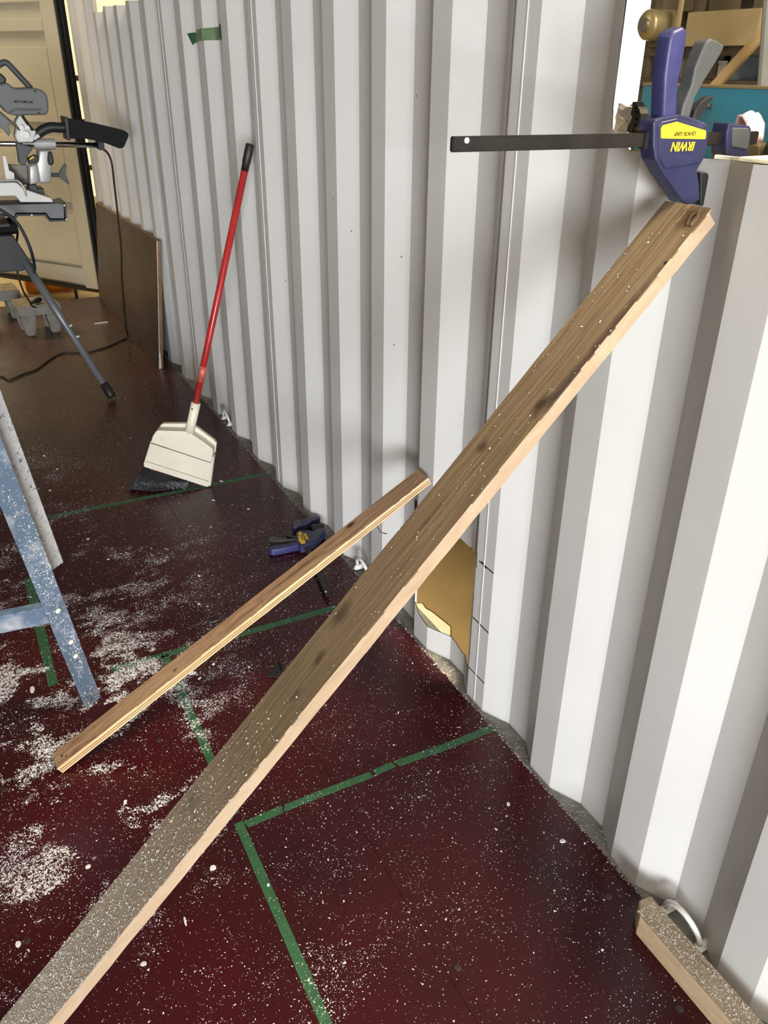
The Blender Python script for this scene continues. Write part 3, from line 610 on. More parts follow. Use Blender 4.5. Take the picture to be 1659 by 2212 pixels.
spart('blade_cover', xz([(-.582, 1.105), (-.512, 1.083), (-.544, 1.047), (-.56, 1.007), (-.585, 1.019), (-.582, 1.062)], Yf+.01, Yf+.06, .004), M_dgrey)
bx = spart('laser_box', xz([(-.544, 1.037), (-.514, 1.051), (-.5, 1.046), (-.503, 1.019), (-.545, 1.014)], Yf+.01, Yf+.06, .003), M_black)
spart('yellow_sticker', xz([(-.539, 1.037), (-.52, 1.048), (-.518, 1.04), (-.537, 1.032)], Yf+.007, Yf+.011), M_yellow, bx)
spart('dust_elbow', tubebm(spline([(-.515, Yf+.06, 1.115), (-.497, Yf+.06, 1.128), (-.476, Yf+.06, 1.136), (-.456, Yf+.06, 1.148), (-.419, Yf+.06, 1.160), (-.379, Yf+.06, 1.158), (-.345, Yf+.06, 1.158)], 4), .022, 14), M_blackp, saw, True)
bag = spart('dust_bag', xz([(-.35, 1.196), (-.337, 1.195), (-.22, 1.172), (-.104, 1.143), (-.084, 1.129), (-.088, 1.115), (-.114, 1.071), (-.134, 1.065), (-.196, 1.091), (-.235, 1.102), (-.283, 1.112), (-.354, 1.114), (-.357, 1.129)], Yf+.01, Yf+.12, .018, 4), M_dustbag, saw, True)
spart('bag_collar', xz([(-.362, 1.205), (-.345, 1.203), (-.350, 1.107), (-.364, 1.108)], Yf+.0, Yf+.13, .004), M_blackp, bag)
# stand
stL = Vector((-.75, 2.98, 0))
st = empty('saw_stand', stL, 'black and grey tube stand carrying the mitre saw', 'stand')
def tpart(name, bm, m, smooth=False, par=st):
    bm.transform(Matrix.Translation(-stL)); return link(name, bm_mesh(name, bm, smooth), m, par)
tpart('beam', tubebm([(-1.75, 2.95, .752), (-.648, 2.95, .752)], .022, 14), M_plate, True)
tpart('beam', tubebm([(-1.75, 3.14, .752), (-.648, 3.14, .752)], .022, 14), M_plate, True)
tpart('leg_bracket', xz([(-.90, .745), (-.68, .739), (-.618, .596), (-.672, .582), (-.765, .584), (-.93, .586)], 2.86, 2.93, .004), M_plate)
def leg(p, q):
    p, q = Vector(p), Vector(q); d = (q-p).normalized()
    L_ = tpart('leg', tubebm([p, p+(q-p)*.45, p+(q-p)*.455, q-d*.05], [.0185, .0185, .0165, .0165], 16), M_steel, True)
    f_ = tubebm([q-d*.075, q-d*.012, q], [.0205, .0205, .017], 16); f_.transform(Matrix.Translation(-stL)); link('rubber_foot', bm_mesh('rubber_foot', f_, True), M_black, L_)
    for k in (.47, .55): 
        cc_ = p+(q-p)*k+Vector((.014, -.014, .004)); b_m = tubebm([cc_, cc_+Vector((.007, -.007, .003))], .005, 8); b_m.transform(Matrix.Translation(-stL)); link('spring_button', bm_mesh('spring_button', b_m), M_white, L_)
leg((-.655, 2.875, .625), (-.402, 2.60, .016)); leg((-.655, 3.22, .64), (-.402, 3.42, .016)) if False else None
leg((-1.70, 2.875, .64), (-1.95, 2.60, .016)); leg((-1.70, 3.2, .64), (-1.95, 3.5, .016)); leg((-.78, 3.2, .66), (-.95, 3.52, .016))
tpart('mount_bracket', boxbm((-.72, 3.05, .773), (.08, .26, .012), .002), M_plate); tpart('mount_bracket', boxbm((-.60, 3.06, .776), (.05, .26, .010), .002) if False else boxbm((-.86, 3.06, .790), (.08, .26, .03), .002), M_plate)

# cords
def cord(name, pts, r, m, label):
    o = link(name, bm_mesh(name, tubebm(spline(pts, 6), r, 8), True), m); return tag(o, label, 'cord')
cord('saw_cord', [(-.21, 3.09, 1.062), (-.190, 3.06, 1.052), (-.178, 3.03, 1.009), (-.174, 3.06, .902), (-.171, 3.10, .748), (-.169, 3.15, .584), (-.177, 3.20, .436), (-.170, 3.30, .24), (-.145, 3.48, .08), (-.125, 3.58, .012), (-.170, 3.55, .0065), (-.272, 3.454, .006), (-.380, 3.411, .006), (-.498, 3.449, .006), (-.581, 3.371, .006), (-.669, 3.225, .006), (-.743, 3.171, .006), (-.815, 3.111, .006), (-.852, 3.192, .006), (-1.0, 3.25, .006)], .0050, M_cord, 'brown power cord hanging from the saw rail and snaking over the floor')  # the saw's own power cord, kept as a separate object
cord('loop_cord', [(-.80, 2.83, .86), (-.733, 2.80, .865), (-.715, 2.80, .857), (-.681, 2.80, .83), (-.652, 2.80, .791), (-.633, 2.80, .735), (-.621, 2.805, .671), (-.618, 2.83, .60), (-.63, 2.84, .56)], .0068, M_cordb, 'thick blue-black cord curving past the black stand bracket')
cord('plug_cord', [(-.733, 3.0, .816), (-.693, 3.0, .808), (-.669, 3.0, .797), (-.652, 3.0, .766), (-.650, 3.0, .724), (-.657, 3.1, .655), (-.65, 3.4, .50), (-.646, 3.6, .431), (-.646, 3.6, .393), (-.632, 3.63, .31), (-.612, 3.70, .255), (-.596, 3.76, .205), (-.575, 3.80, .185)], .0050, M_cord, 'thin brown cord hanging down to the front concrete block')

# ------------------------------------------------------------------ concrete deck blocks
def deck_block(loc, rz, w, h, label):
    t = empty('deck_block', Matrix.Translation(Vector(loc)) @ Matrix.Rotation(rz, 4, 'Z'), label, 'block', 'concrete deck blocks')
    ts = .055
    bm = boxbm((0, 0, h-ts/2), (w, w, ts), .008)
    body = [bm]
    for sx in (-1, 1):
        for sy in (-1, 1):
            o0, o1, i0, i1 = w*.49, w*.40, w*.12, w*.20
            b = bmesh.new(); T = h-ts+.004
            vs = [b.verts.new((sx*x, sy*y, T)) for x, y in ((i0, i0), (o0, i0), (o0, o0), (i0, o0))]; vb = [b.verts.new((sx*x, sy*y, 0)) for x, y in ((i1, i1), (o1, i1), (o1, o1), (i1, o1))]
            b.faces.new(vs); b.faces.new(vb[::-1])
            for k in range(4): b.faces.new((vs[k], vb[k], vb[(k+1) % 4], vs[(k+1) % 4]))
            bmesh.ops.recalc_face_normals(b, faces=b.faces); bmesh.ops.bevel(b, geom=list(b.edges), offset=.006, segments=2, affect='EDGES', clamp_overlap=True); body.append(b)
    link('body', bm_mesh('body', merge(*body)), M_conc, t)
    g = boxbm((0, 0, h+.001), (w*.92, w*.92, .006), .002)
    link('sawdust_layer', bm_mesh('sawdust_layer', g), M_concd, t); return t
deck_block((-.560, 3.985, 0), math.radians(6), .235, .175, 'grey concrete deck block beside the stand leg, nearer of the two')
deck_block((-.735, 4.42, 0), math.radians(4), .235, .175, 'grey concrete deck block at the door end, farther of the two')
# plug on the nearer block
t = empty('power_plug', (-.556, 3.90, .181), 'black power plug lying on the nearer concrete block', 'plug')
link('body', bm_mesh('body', tubebm([(-.03, -.03, .016), (0, 0, .018), (.02, .02, .018)], [.008, .016, .016], 12), True), M_black, t)
for s in (-1, 1): link('prong', bm_mesh('prong', boxbm((.028+s*.004, .028-s*.004, .018), (.016, .003, .006))), M_chrome, t)

# leaning brown panel
pv = [(-.090, 2.965, .001), (-.100, 4.64, .001), (-.026, 4.65, .615), (-.024, 2.962, .648)]
nrm = (Vector(pv[1])-Vector(pv[0])).cross(Vector(pv[3])-Vector(pv[0])).normalized()
if nrm.x < 0: nrm = -nrm
pb_ = [Vector(v)+nrm*.019 for v in pv]
pan_o = Vector((-.09, 2.965, 0))
psh = link('plywood_panel', mkmesh('plywood_panel', [Vector(v)-pan_o for v in pv]+[v-pan_o for v in pb_], [(0, 1, 2, 3), (7, 6, 5, 4), (0, 4, 5, 1), (1, 5, 6, 2), (2, 6, 7, 3), (3, 7, 4, 0)]), M_sheet)
psh.location = pan_o; tag(psh, 'dark brown plywood sheet leaning on its long edge against the wall by the saw', 'panel')
psh.data.materials.append(M_sheete); psh.data.polygons[5].material_index = 1; psh.data.polygons[4].material_index = 1
e0, e1_ = Vector(pv[0])-pan_o, Vector(pv[3])-pan_o
link('chipped_edge', bm_mesh('chipped_edge', tubebm([e0+(e1_-e0)*f+Vector((-.0005, -.0005, 0)) for f in (0, .2, .5, .8, 1.0)], [.003, .0016, .0011, .0014, .0022], 6)), M_chipw, psh)
link('chipped_edge', bm_mesh('chipped_edge', prism([(0, .002), (.010, .0), (.007, .045), (.004, .085), (0, .085)], 0, .0015, 0, 1, frame(e0, (.95, -.05, -.0), (e1_-e0).normalized(), (0, -1, 0)))), M_chipw, psh)

# ------------------------------------------------------------------ tape
def tape(name, pts, wd_, label, m=M_tape, z=.0006):
    P = [Vector((p[0], p[1], 0)) for p in pts]; V = []; F = []
    r = random.Random(len(pts)*7+int(abs(pts[0][0])*100)); Q = []
    for a, b in zip(P[:-1], P[1:]):
        n = max(1, int((b-a).length/.05))
        Q += [a+(b-a)*i/n for i in range(n)]
    Q.append(P[-1])
    for i, q in enumerate(Q):
        d = (Q[min(i+1, len(Q)-1)]-Q[max(i-1, 0)]).normalized(); n = Vector((-d.y, d.x, 0)); w2 = wd_/2*(1+r.uniform(-.06, .06)); e = Vector((0, 0, 0))
        if i in (0, len(Q)-1): e = d*r.uniform(-.004, .004)
        for s in (1, -1): V += [q+n*w2*s+e*s+Vector((0, 0, z)), q+n*w2*s+e*s+Vector((0, 0, .0))]
    for i in range(len(Q)-1):
        k = 4*i; F += [(k, k+2, k+6, k+4), (k, k+4, k+5, k+1), (k+2, k+3, k+7, k+6)]
    F += [(0, 1, 3, 2), (4*len(Q)-4, 4*len(Q)-2, 4*len(Q)-1, 4*len(Q)-3)]
    o = Q[0].copy(); ob = link(name, mkmesh(name, [v-o for v in V], F), m); ob.location = o
    return tag(ob, label, 'tape', 'green tape on the floor')
tape('floor_tape', [(-.657, -.062), (-.6585, -.9)], .020, 'long green tape line running from the tape corner to the bottom of the photo')
tape('floor_tape', [(-.657, -.040), (-.657, .44), (-.657, .570)], .021, 'green tape line crossing under the long board toward the slim strip')
tape('floor_tape', [(-.645, -.075), (-.56, -.071)], .019, 'short green tape piece at the tape corner beside the long board')
tape('floor_tape', [(-.556, -.071), (-.452, -.069), (-.344, -.069)], .019, 'green tape piece in the middle of the nearest cross line')
tape('floor_tape', [(-.336, -.067), (-.285, -.064)], .018, 'small green tape piece between two gaps of the nearest cross line')
tape('floor_tape', [(-.278, -.066), (-.15, -.070), (-.014, -.068)], .020, 'green tape piece of the nearest cross line ending at the wall edge')
tape('floor_tape', [(-.148, .566), (-.42, .566), (-.80, .572)], .022, 'green tape cross line passing behind both leaning boards')
tape('floor_tape', [(-.012, 1.518), (-.40, 1.521), (-.86, 1.524)], .024, 'farthest green tape cross line just in front of the broom')
tape('floor_tape', [(-.945, .575), (-.945, .93), (-.944, 1.14)], .025, 'dusty green tape line running beside the ladder leg')
# tape on the wall
def walltape(name, yz, wd_, m, label, off=.0008):
    V = []; F = []; n = 26
    for i in range(n+1):
        t_ = i/n; y = yz[0][0]+(yz[1][0]-yz[0][0])*t_; z = yz[0][1]+(yz[1][1]-yz[0][1])*t_; w2 = wd_[0]+(wd_[1]-wd_[0])*t_
        V += [(wx(y)-off, y, z+w2/2), (wx(y)-off, y, z-w2/2), (wx(y)+.0005, y, z+w2/2), (wx(y)+.0005, y, z-w2/2)]
    for i in range(n): k = 4*i; F += [(k, k+4, k+5, k+1), (k, k+2, k+6, k+4), (k+1, k+5, k+7, k+3)]
    o = link(name, mkmesh(name, V, F), m); return tag(o, label, 'tape')
wt = walltape('wall_tape', [(2.15, 1.502), (1.745, 1.513)], (.030, .042), M_tapel, 'green tape strip stuck across the wall ribs near the top of the photo', .006)
link('tape_end', mkmesh('tape_end', [(.012, 2.200, 1.517), (.026, 2.145, 1.519), (.027, 2.146, 1.488), (.019, 2.165, 1.480), (.014, 2.200, 1.517), (.028, 2.145, 1.519), (.029, 2.146, 1.488), (.021, 2.165, 1.480)], [(0, 1, 2, 3), (7, 6, 5, 4), (0, 4, 5, 1), (1, 5, 6, 2), (2, 6, 7, 3), (3, 7, 4, 0)]), M_tape, wt)

# ------------------------------------------------------------------ lashing rings welded at the wall foot
def lash(y, lab):
    t = empty('lashing_ring', (.010, y, 0), lab, 'ring', 'lashing rings along the wall foot')
    arc = [(-.006-.010*math.sin(math.pi*i/12), .043*math.cos(math.pi*i/12), .012+.046*math.sin(math.pi*i/12)) for i in range(13)]
    link('ring', bm_mesh('ring', tubebm(arc, .0055, 10), True), M_weld, t)
    for s in (-1, 1): link('lug', bm_mesh('lug', merge(tubebm([(-.016, s*.043, .006), (.022, s*.043, .008)], .0065, 8), boxbm((.0, s*.043, .002), (.04, .018, .010), .003)), True), M_weld, t)
    return t
lash(.690, 'white steel lashing ring at the wall foot beneath the slim wooden strip')
lash(2.10, 'white steel lashing ring at the wall foot beyond the broom')
lash(-.672, 'white steel lashing ring on the wall behind the short wood stud')

# ------------------------------------------------------------------ cardboard behind the cut hole
cb = [(.10, .05), (.162, .31), (.191, .451), (.224, .504), (.218, .55), (.212, .601), (.203, .63), (.208, .662), (.199, .661), (.182, .675), (.17, .80), (.12, 1.0), (.12, 1.5), (.95, 1.5), (.95, .05)]
cbo = link('cardboard_sheet', bm_mesh('cardboard_sheet', prism(cb, -.1578, -.150, .001, 1)), M_card)
tag(cbo, 'brown cardboard sheet with torn edge lying outside the cut hole in the wall', 'cardboard')
cbl = link('cream_board', bm_mesh('cream_board', prism([(.085, .20), (.16, .33), (.188, .452), (.221, .505), (.209, .60), (.200, .628), (.205, .660), (.196, .660), (.179, .676), (.16, .80), (.11, .98), (.085, .98)], -.1598, -.152, .001, 1)), M_paper)
tag(cbl, 'bright cream board lying under the torn cardboard edge outside the cut hole', 'board')

# ------------------------------------------------------------------ outside the upper opening
o = link('cream_strip', bm_mesh('cream_strip', merge(boxbm((.045, -.80, 1.3125), (.075, .70, .005), .001), prism([(.0, 0), (.03, .006), (.06, -.004), (.07, .01), (.0, .012)], 0, .004, 0, 1, frame((.03, -.452, 1.311), (0, 1, 0), (1, 0, 0), (0, 0, -1))))), M_paper)
tag(o, 'bright cream strip lying along the sill of the wall opening', 'strip')
wb = empty('workbench', (.85, .0, -.16), 'wooden bench standing outside the wall opening', 'bench')
link('bench_top', bm_mesh('bench_top', boxbm((0, 0, 1.335), (.62, 1.7, .03), .003)), M_wbrown, wb)
for sx in (-1, 1):
    for sy in (-1, 1): link('leg', bm_mesh('leg', boxbm((sx*.27, sy*.78, .66), (.07, .07, 1.32), .004)), M_wbrown, wb)
bp_ = empty('blue_panel', (1.06, .10, 1.19), 'blue painted panel standing upright on the bench outside the opening', 'panel')
link('sheet', bm_mesh('sheet', boxbm((0, 0, .0905), (.02, 1.55, .181), .002)), M_bblue, bp_)
link('top_edge', bm_mesh('top_edge', boxbm((0, 0, .184), (.026, 1.55, .008), .001)), M_beige, bp_)
for (y, z) in ((.50, .135), (.33, .09), (.24, .075), (.16, .10)): link('bolt', bm_mesh('bolt', merge(tubebm([(-.01, y, z), (-.03, y, z)], .009, 8), boxbm((-.012, y, z), (.004, .03, .012)))), M_dgrey, bp_)
V = []; F = []
prof_ = [(-.035, .000), (-.030, .045), (-.010, .078), (.010, .082), (.030, .060), (.046, .020), (.050, -.002)]
nn = 6
for j in range(nn+1):
    for i, (a, b) in enumerate(prof_): V.append((-.03+.010*j+.004*math.sin(i*2+j), -(a*(1+.06*math.sin(j*1.7))), b*(1-.05*abs(j-3))+.004*math.sin(i*1.3+j*2)))
for j in range(nn):
    for i in range(len(prof_)-1): k = j*len(prof_)+i; F.append((k, k+1, k+1+len(prof_), k+len(prof_)))
cl = link('pink_cloth', mkmesh('pink_cloth', V, F, True), M_pink); cl.location = (.80, .232, 1.268); cl.scale = (.8, .85, .78); cl.rotation_euler = (0, 0, math.radians(-20))
sdm = cl.modifiers.new('thick', 'SOLIDIFY'); sdm.thickness = .006
tag(cl, 'pale pink folded cloth draped on the bench outside the opening', 'cloth')
t = empty('hand_tool', (.79, .205, 1.19), 'olive metal tool beside the pink cloth on the bench', 'tool')
link('body', bm_mesh('body', prism([(-.034, 0), (.034, 0), (.040, .04), (.034, .072), (-.01, .084), (-.038, .080), (-.036, .04)], -.025, .025, .006, 2, frame((0, 0, 0), (.3, -.95, 0), (0, 0, 1), (-.95, -.3, 0)))), M_olive, t)
link('bolt', bm_mesh('bolt', tubebm([(-.02, .012, .045), (-.034, .012, .045)], .006, 8)), M_chrome, t)
link('black_handle', bm_mesh('black_handle', tubebm([(0, -.045, 0), (-.005, -.06, .07), (0, -.075, .11)], [.012, .012, .010], 8)), M_black, t)
# knurled knob on a rod just outside the sill
t = empty('clamp_screw', (.030, -.222, 1.349), 'black knurled screw knob on a thin rod behind the clamp bar', 'screw')
kb = []
for i in range(14):
    a = 2*math.pi*i/14; kb.append(boxbm((0, .0105*math.cos(a), .0215*math.sin(a)*.95), (.016, .005, .006), .001))
kb.append(tubebm([(-.008, 0, 0), (.008, 0, 0)], .019, 16))
link('knob', bm_mesh('knob', merge(*kb)), M_black, t)
link('rod', bm_mesh('rod', tubebm([(.008, 0, .0), (.11, -.02, 0)], .0035, 8)), M_blackp, t)
# torn film at the corner of the opening
V = []; F = []
for i in range(9):
    for j in range(5): V.append((.006+.004*j+.003*random.random(), -.199-.0045*j+.004*random.uniform(-1, 1)*(j > 0)-.0006*i, 1.318+.0065*i+.006*random.uniform(-1, 1)*(j > 0)-.012*(j == 4)*random.random()))
for i in range(8):
    for j in range(4): k = i*5+j; F.append((k, k+1, k+6, k+5))
fo = link('torn_film', mkmesh('torn_film', V, F), M_film); s_ = fo.modifiers.new('t', 'SOLIDIFY'); s_.thickness = .001
tag(fo, 'torn whitish plastic film on the corner of the wall opening', 'film')

# storage rack and goods by the hall wall
rk = empty('storage_rack', (3.15, 2.6, -.16), 'brown storage rack by the dark hall wall', 'rack')
for y in (-.75, .0, .33):
    for x in (-.18, .18): link('post', bm_mesh('post', boxbm((x, y, 1.3), (.05, .045, 2.6))), M_wbrown, rk)
for z in (1.50, 1.66, 2.05, .9): link('shelf', bm_mesh('shelf', boxbm((0, -.22, z), (.42, 1.14, .045), .003)), M_wbrown, rk)
o = link('beige_board', bm_mesh('beige_board', boxbm((2.92, 2.366, 1.604), (.03, .49, .163), .003)), M_beige); tag(o, 'large beige board standing upright on the rack shelf', 'board')
bt_ = [boxbm((2.89, 2.655, 1.66), (.02, .022, .275), .002)]
o = link('post_strip', bm_mesh('post_strip', merge(*bt_)), M_beige); tag(o, 'narrow beige batten upright in front of the beige board', 'batten')
pl = link('pine_plank', bm_mesh('pine_plank', boxbm((0, 0, 0), (1.3, .05, .022), .002)), M_pine)
pv0, pv1 = Vector((2.75, 2.30, 1.23)), Vector((2.75, 1.70, 1.80)); dd = (pv1-pv0).normalized(); pl.matrix_world = frame((pv0+pv1)/2, dd, Vector((1, 0, 0)).cross(dd)*-1, (1, 0, 0))
tag(pl, 'pale pine plank slanting in front of the storage rack', 'plank')
tk = empty('metal_tank', (3.05, 2.85, 1.5225), 'dull brass round tank on the rack shelf', 'tank')
tb = tubebm([(-.22, 0, .11), (-.20, 0, .11), (.18, 0, .11), (.20, 0, .11)], [.062, .078, .078, .062], 24); link('shell', bm_mesh('shell', tb, True), M_tank, tk)
link('cap', bm_mesh('cap', tubebm([(-.22, 0, .11), (-.24, 0, .11)], .035, 16)), M_chrome, tk)
for x in (-.12, .12): link('foot', bm_mesh('foot', boxbm((x, 0, .022), (.03, .10, .044), .003)), M_wbrown, tk)
for i, (y, z, h, w_, m_) in enumerate([(2.86, 1.365, .10, .08, M_dgrey), (2.76, 1.365, .11, .05, M_beige), (2.66, 1.365, .10, .04, M_conc), (2.45, 1.365, .12, .08, M_wbrown), (2.38, 1.365, .08, .05, M_conc), (2.30, 1.365, .13, .06, M_dgrey)]):
    nm = ['black storage tin with lid on the lower rack shelf', 'beige slim carton on the lower rack shelf', 'thin grey box on the lower rack shelf', 'brown box on the lower rack shelf behind the plank', 'small pale grey box on the lower rack shelf', 'tall dark tin at the right end of the lower shelf'][i]
    t = empty('storage_box', (3.08, y, 1.362), nm, 'box'); link('box_body', bm_mesh('box_body', boxbm((0, 0, h/2), (.2, w_, h), .004)), m_, t); link('lid', bm_mesh('lid', boxbm((0, 0, h+.006), (.206, w_+.006, .014), .003)), m_, t)
o = link('steel_pipe', bm_mesh('steel_pipe', tubebm([(2.6, 1.90, 2.2), (2.6, 1.80, 1.62), (2.6, 1.62, .6), (2.6, 1.55, -.155)], .028, 10)), M_mgrey); tag(o, 'grey pipe leaning in front of the rack at the right edge', 'pipe')

# ------------------------------------------------------------------ loose bits on the floor
cp = [(-.030, 0), (-.008, -.020), (.012, -.016), (.026, .010), (.030, .034), (.004, .024)]
ch = link('black_plastic_clip', bm_mesh('black_plastic_clip', merge(prism(cp, 0, .004, .001, 1), prism([(-.008, -.020), (.012, -.016), (.026, .010), (.030, .034), (.026, .034), (.021, .011), (.010, -.012), (-.007, -.016)], .003, .010, .001, 1))), M_black)
ch.location = (-.412, .362, .0); ch.rotation_euler = (0, 0, .2); tag(ch, 'small black plastic clip on the floor beside the long board', 'clip')
chips = [(-.200, 1.530, .024, .010), (-.274, 1.390, .016, .009), (-.181, 1.268, .012, .006), (-.464, .912, .012, .007), (-.996, .580, .030, .012), (-.738, -.148, .016, .014), (-.819, -.239, .022, .005),
         (-.874, -.194, .024, .013), (-.116, -.281, .013, .009), (-.071, -.413, .016, .010), (-.156, -.638, .006, .005), (-.612, .460, .022, .014), (-.736, 1.303, .012, .007), (-.801, 1.738, .012, .006),
         (-.507, .763, .010, .007), (-.780, 2.077, .012, .008), (-.469, .416, .008, .006), (-.908, -.287, .014, .010), (-1.103, -.146, .016, .013), (-.195, .082, .010, .004), (-.961, -.033, .012, .010), (-.653, -.236, .008, .006),
         (-.75, 1.92, .010, .005), (-.60, .43, .012, .006), (-.70, 1.14, .010, .007), (-.34, 1.20, .009, .006), (-.93, .30, .014, .008), (-.86, .10, .016, .008), (-.55, .47, .010, .008)]
where = ['under the right foot of the dustpan', 'in front of the dustpan', 'between the dustpan and the floor clamp', 'on the open floor left of the floor clamp', 'left of the dusty green tape by the ladder', 'right of the long board near the bottom', 'standing out as a thin stick right of the long board',
         'at the lower edge of the long board', 'on the clean floor near the wall by the nearest tape', 'flaky, close to the wall edge', 'tiny, near the short stud', 'under the middle of the slim strip', 'in the dusty patch left of the floor clamp', 'beside the upper ladder leg', 'left of the slim strip on the open floor', 'far up beside the ladder', 'between the slim strip and the long board', 'below the long board near the left bottom', 'at the left border beside the long board', 'right of the long board near the green tape', 'left of the long board', 'on the long green tape line',
         'small, left of the broom', 'near the tape under the slim strip', 'on the dusty floor before the far tape', 'between the far tape and the floor clamp', 'in the dust left of the slim strip end', 'in the dust pile left of the long board', 'just right of the slim strip']
for (x, y, l, w_), wh in zip(chips, where):
    n = 7; pts = []
    for i in range(n):
        a = 2*math.pi*i/n; k = random.uniform(.75, 1.1); pts.append((l/2*k*math.cos(a), w_/2*k*math.sin(a)))
    o = link('paint_chip', bm_mesh('paint_chip', prism(pts, 0, random.uniform(.0015, .003), .0005, 1)), M_chipw)
    o.location = (x, y, .0004); o.rotation_euler = (random.uniform(-.08, .08), random.uniform(-.08, .08), random.uniform(0, 6.28))
    if abs(l-.022) < 1e-6 and w_ == .005: o.rotation_euler = (0, 0, 1.5)
    tag(o, 'white paint chip '+wh, 'chip', 'white chips on the floor')
o = link('white_stick', bm_mesh('white_stick', tubebm([(-.245, 3.98, .004), (-.165, 3.985, .004)], .004, 8)), M_chipw); tag(o, 'short white stick on the floor in front of the leaning panel', 'stick')

# ------------------------------------------------------------------ dust and flakes (uncountable)
def vnoise(x, y, f, seed):
    r = np.random.default_rng(seed); G = r.random((256, 256)); X = x*f+50; Y = y*f+50
    xi = np.floor(X).astype(int); yi = np.floor(Y).astype(int); fx = X-xi; fy = Y-yi; fx = fx*fx*(3-2*fx); fy = fy*fy*(3-2*fy)
    g = lambda a, b: G[a % 256, b % 256]
    return (g(xi, yi)*(1-fx)+g(xi+1, yi)*fx)*(1-fy)+(g(xi, yi+1)*(1-fx)+g(xi+1, yi+1)*fx)*fy
def fbm(x, y, f, seed):
    return (vnoise(x, y, f, seed)+.5*vnoise(x, y, f*2.1, seed+1)+.3*vnoise(x, y, f*4.3, seed+2)+.2*vnoise(x, y, f*9, seed+3))/2.0
def specks(P, Nn, size, m, name, hgt=.5, parent=None, frm=None):
    """tiny pyramids standing on surface points P with normal along local z"""
    n = len(P); ang = rng.random(n)*6.28; V = np.zeros((n, 4, 3)); el = 1+rng.random(n)*.9
    for k in range(3):
        a = ang+k*2.094+rng.normal(0, .25, n)
        px = size*el*np.cos(a-ang); py = size*np.sin(a-ang)
        V[:, k, 0] = P[:, 0]+px*np.cos(ang)-py*np.sin(ang); V[:, k, 1] = P[:, 1]+px*np.sin(ang)+py*np.cos(ang); V[:, k, 2] = P[:, 2]
    V[:, 3, :2] = P[:, :2]+rng.normal(0, .25, (n, 2))*size[:, None]; V[:, 3, 2] = P[:, 2]+size*hgt*(.6+.8*rng.random(n))
    idx = np.arange(n)[:, None]*4
    F = np.concatenate([idx+np.array([[0, 1, 3]]), idx+np.array([[1, 2, 3]]), idx+np.array([[2, 0, 3]])], 0)
    me = bpy.data.meshes.new(name); me.vertices.add(n*4); me.vertices.foreach_set('co', V.reshape(-1))
    me.loops.add(len(F)*3); me.loops.foreach_set('vertex_index', F.reshape(-1).astype(np.int32)); me.polygons.add(len(F))
    me.polygons.foreach_set('loop_start', (np.arange(len(F))*3).astype(np.int32)); me.update(calc_edges=True); me.validate()
    return link(name, me, m, parent)
n = 1100000
x = rng.uniform(-1.42, -.014, n); y = rng.uniform(-.95, 2.9, n)
g = lambda cx, cy, rx, ry: np.exp(-((x-cx)/rx)**2-((y-cy)/ry)**2)
f1 = fbm(x, y, 6.5, 3); f2 = fbm(x+y*.5, y*2.0-x*.5, 11.0, 21); f3 = fbm(x*.8+y*.5, y-x*.4, 34.0, 57)
cl_ = np.clip((.42*f1+.38*f2+.20*f3-.508+.045*g(-1.08, .55, .28, .40)+.02*g(-.85, .05, .2, .15))/.095, 0, 1)
reg = 1.25*g(-1.03, .55, .30, .45)+.85*g(-.86, .04, .16, .14)+.9*g(-1.12, -.10, .18, .12)+.45*g(-.60, 1.10, .20, .28)+.55*g(-.72, .40, .20, .26)+.30*g(-.95, 1.45, .25, .4)+.25*g(-.90, 1.95, .2, .25)+.25*g(-.80, -.35, .3, .3)+.5*g(-.80, .50, .12, .3)
dens = (.036+.040*f1*(y < 1.2)+.10*np.clip((f2-.5)/.2, 0, 1)*(y < 1.3))*.62+reg*(cl_**1.4*1.0+.022)
dens = dens*np.where(y > 1.5, .75, 1)
keep = rng.random(n) < np.clip(dens, 0, 1)
# bare floor in the lee of the ladder foot
keep &= ~((np.abs(x+.845) < .035) & (np.abs(y-.405) < .035))
P = np.stack([x[keep], y[keep], np.full(keep.sum(), .0007)], 1)
hv = np.clip(reg*cl_, 0, 1.2)[keep]
sz = np.clip(rng.lognormal(-7.45, .48, len(P)), .0003, .0030)*(1+.75*hv)
o = specks(P, None, sz, M_speck, 'floor_dust', .85); tag(o, 'white flakes and dust scattered over the red floor', 'dust', kind='stuff')
# tan sawdust towards the saw
n = 60000; x = rng.uniform(-1.35, -.03, n); y = rng.uniform(1.9, 4.66, n)
keep = rng.random(n) < .10+.55*np.exp(-((x+.45)/.5)**2-((y-3.2)/.8)**2)*np.clip((fbm(x, y, 4, 8)-.3)/.3, 0, 1)
P = np.stack([x[keep], y[keep], np.full(keep.sum(), .0005)], 1)
o = specks(P, None, np.clip(rng.lognormal(-6.7, .4, len(P)), .0006, .003), M_saw, 'floor_sawdust'); tag(o, 'tan sawdust scattered on the floor around the saw', 'dust', kind='stuff')
# grit in the gap along the wall foot
n = 16000; y = rng.uniform(-1.1, 3.2, n); x = -.016+.05*rng.random(n)**1.7
ok = x < np.array([wx(v) for v in y])-.001
pile = np.exp(-((y-.12)/.07)**2)*.7+.2
ok &= rng.random(n) < pile+.25
x, y = x[ok], y[ok]
P = np.stack([x, y, np.where(x < -.012, .0004, -.0055)], 1)
o = specks(P, None, np.clip(rng.lognormal(-6.6, .45, len(P)), .0005, .004), mat('grey_grit', (.50, .49, .46), .8, var=.3, scale=60), 'edge_grit', .8); tag(o, 'grey grit gathered along the foot of the wall', 'dust', kind='stuff')
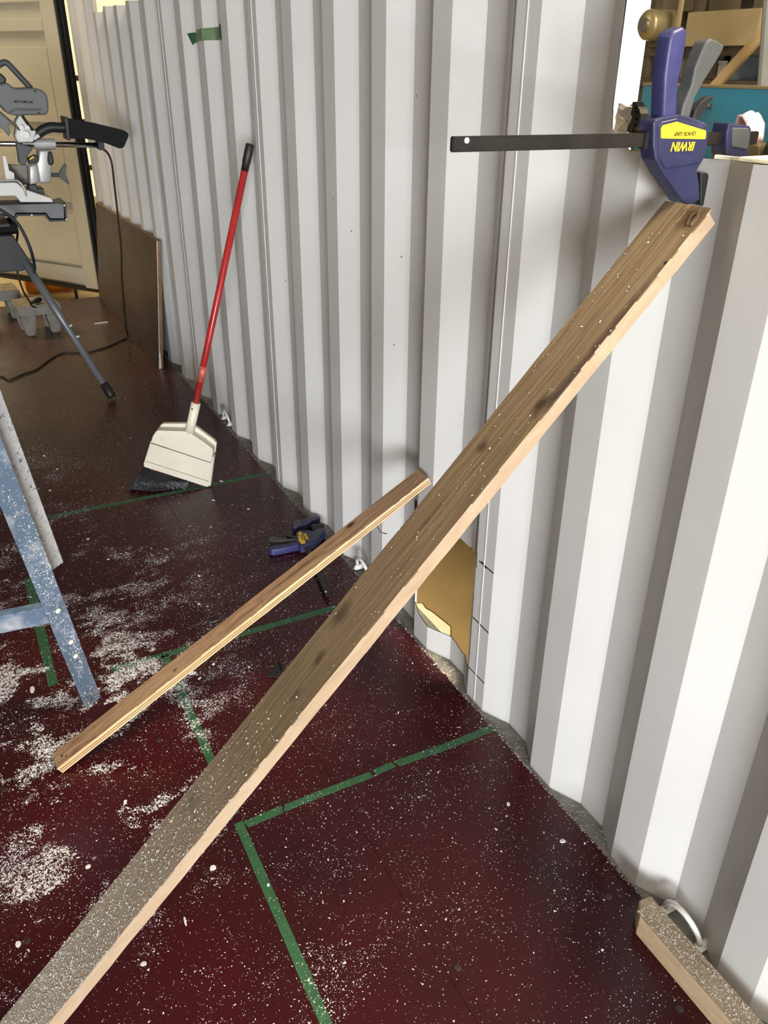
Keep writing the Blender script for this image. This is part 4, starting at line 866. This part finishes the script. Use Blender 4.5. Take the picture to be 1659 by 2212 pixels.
# sawdust on the long board, the stud, the ladder, the bristles
n = 16000; bx_ = rng.uniform(.02, 1.74, n); by_ = rng.uniform(-.087, -.001, n)
keep = rng.random(n) < .018+.9*np.clip((bx_-.85)/.55, 0, 1)**1.6*np.clip(.35+1.1*(fbm(bx_*1, by_*1, 14, 5)), 0, 1)
P = np.stack([bx_[keep], by_[keep], np.full(keep.sum(), .0004)], 1)
o = specks(P, None, np.clip(rng.lognormal(-7.05, .4, len(P)), .0004, .0024), mat('cream_sawdust', (.78, .76, .72), .85, var=.12, scale=60), 'board_dust', .6, brd); tag(o, kind='stuff')
n = 1900; bx_ = rng.uniform(.01, .5, n); by_ = rng.uniform(-.020, .023, n)
P = np.stack([bx_, by_, np.full(n, .0501)], 1)
o = specks(P, None, np.clip(rng.lognormal(-6.95, .4, n), .0004, .0024), mat('cream_sawdust', (.72, .67, .58)), 'stud_dust', .6, stud); tag(o, kind='stuff')
n = 5200; lx = rng.uniform(-.023, .023, n); ly = rng.uniform(.0, 1.0, n)
keep = rng.random(n) < .06+.9*np.clip((fbm(lx*3, ly, 9, 31)-.42)/.2, 0, 1)*np.clip(.35+1.2*np.exp(-((ly-.07)/.07)**2)+.5*(lx > .006)*(ly < .3), 0, 1)
Q = np.stack([lx[keep], ly[keep], np.full(keep.sum(), .0002)], 1)
o = specks(Q, None, np.clip(rng.lognormal(-7.1, .4, len(Q)), .0004, .002), M_speck, 'rail_dust', .5, lad); o.matrix_parent_inverse = Matrix.Identity(4); o.matrix_local = LR; tag(o, kind='stuff')
n = 2600; lx = rng.uniform(-.62, -.03, n); ly = rng.uniform(.337, .393, n)
keep = rng.random(n) < .08+.9*np.clip((fbm(lx, ly, 11, 41)-.36)/.2, 0, 1)
Q = np.stack([lx[keep], ly[keep], np.full(keep.sum(), -.0103)], 1)
vb = (Vector((-.62, .05, 0))/-.622).normalized()
o = specks(Q, None, np.clip(rng.lognormal(-6.9, .4, len(Q)), .0005, .0026), M_speck, 'brace_dust', .5, lad); o.matrix_local = frame((0, 0, 0), vb, lD, vb.cross(lD)); tag(o, kind='stuff')

n = 900; su = rng.random(n)
uu = -.26+.19*su; nn_ = .012+.030*rng.random(n); vv = (.28728*uu-bN.z*nn_)/bA.z+.006+.028*rng.random(n)
V = []; F = []
for a, b, c in zip(uu, vv, nn_):
    k = len(V); r = random.uniform(.0008, .0026)
    for q in range(3): V.append((a+r*math.cos(q*2.1+a*900), b+r*.6*math.sin(q*2.1+a*900), c+r*.6*math.sin(q*2.1+a*900)))
    V.append((a, b+r, c+r)); F += [(k, k+1, k+3), (k+1, k+2, k+3), (k+2, k, k+3), (k, k+2, k+1)]
o = link('bristle_flakes', mkmesh('bristle_flakes', V, F), M_speck, broom); tag(o, kind='stuff')
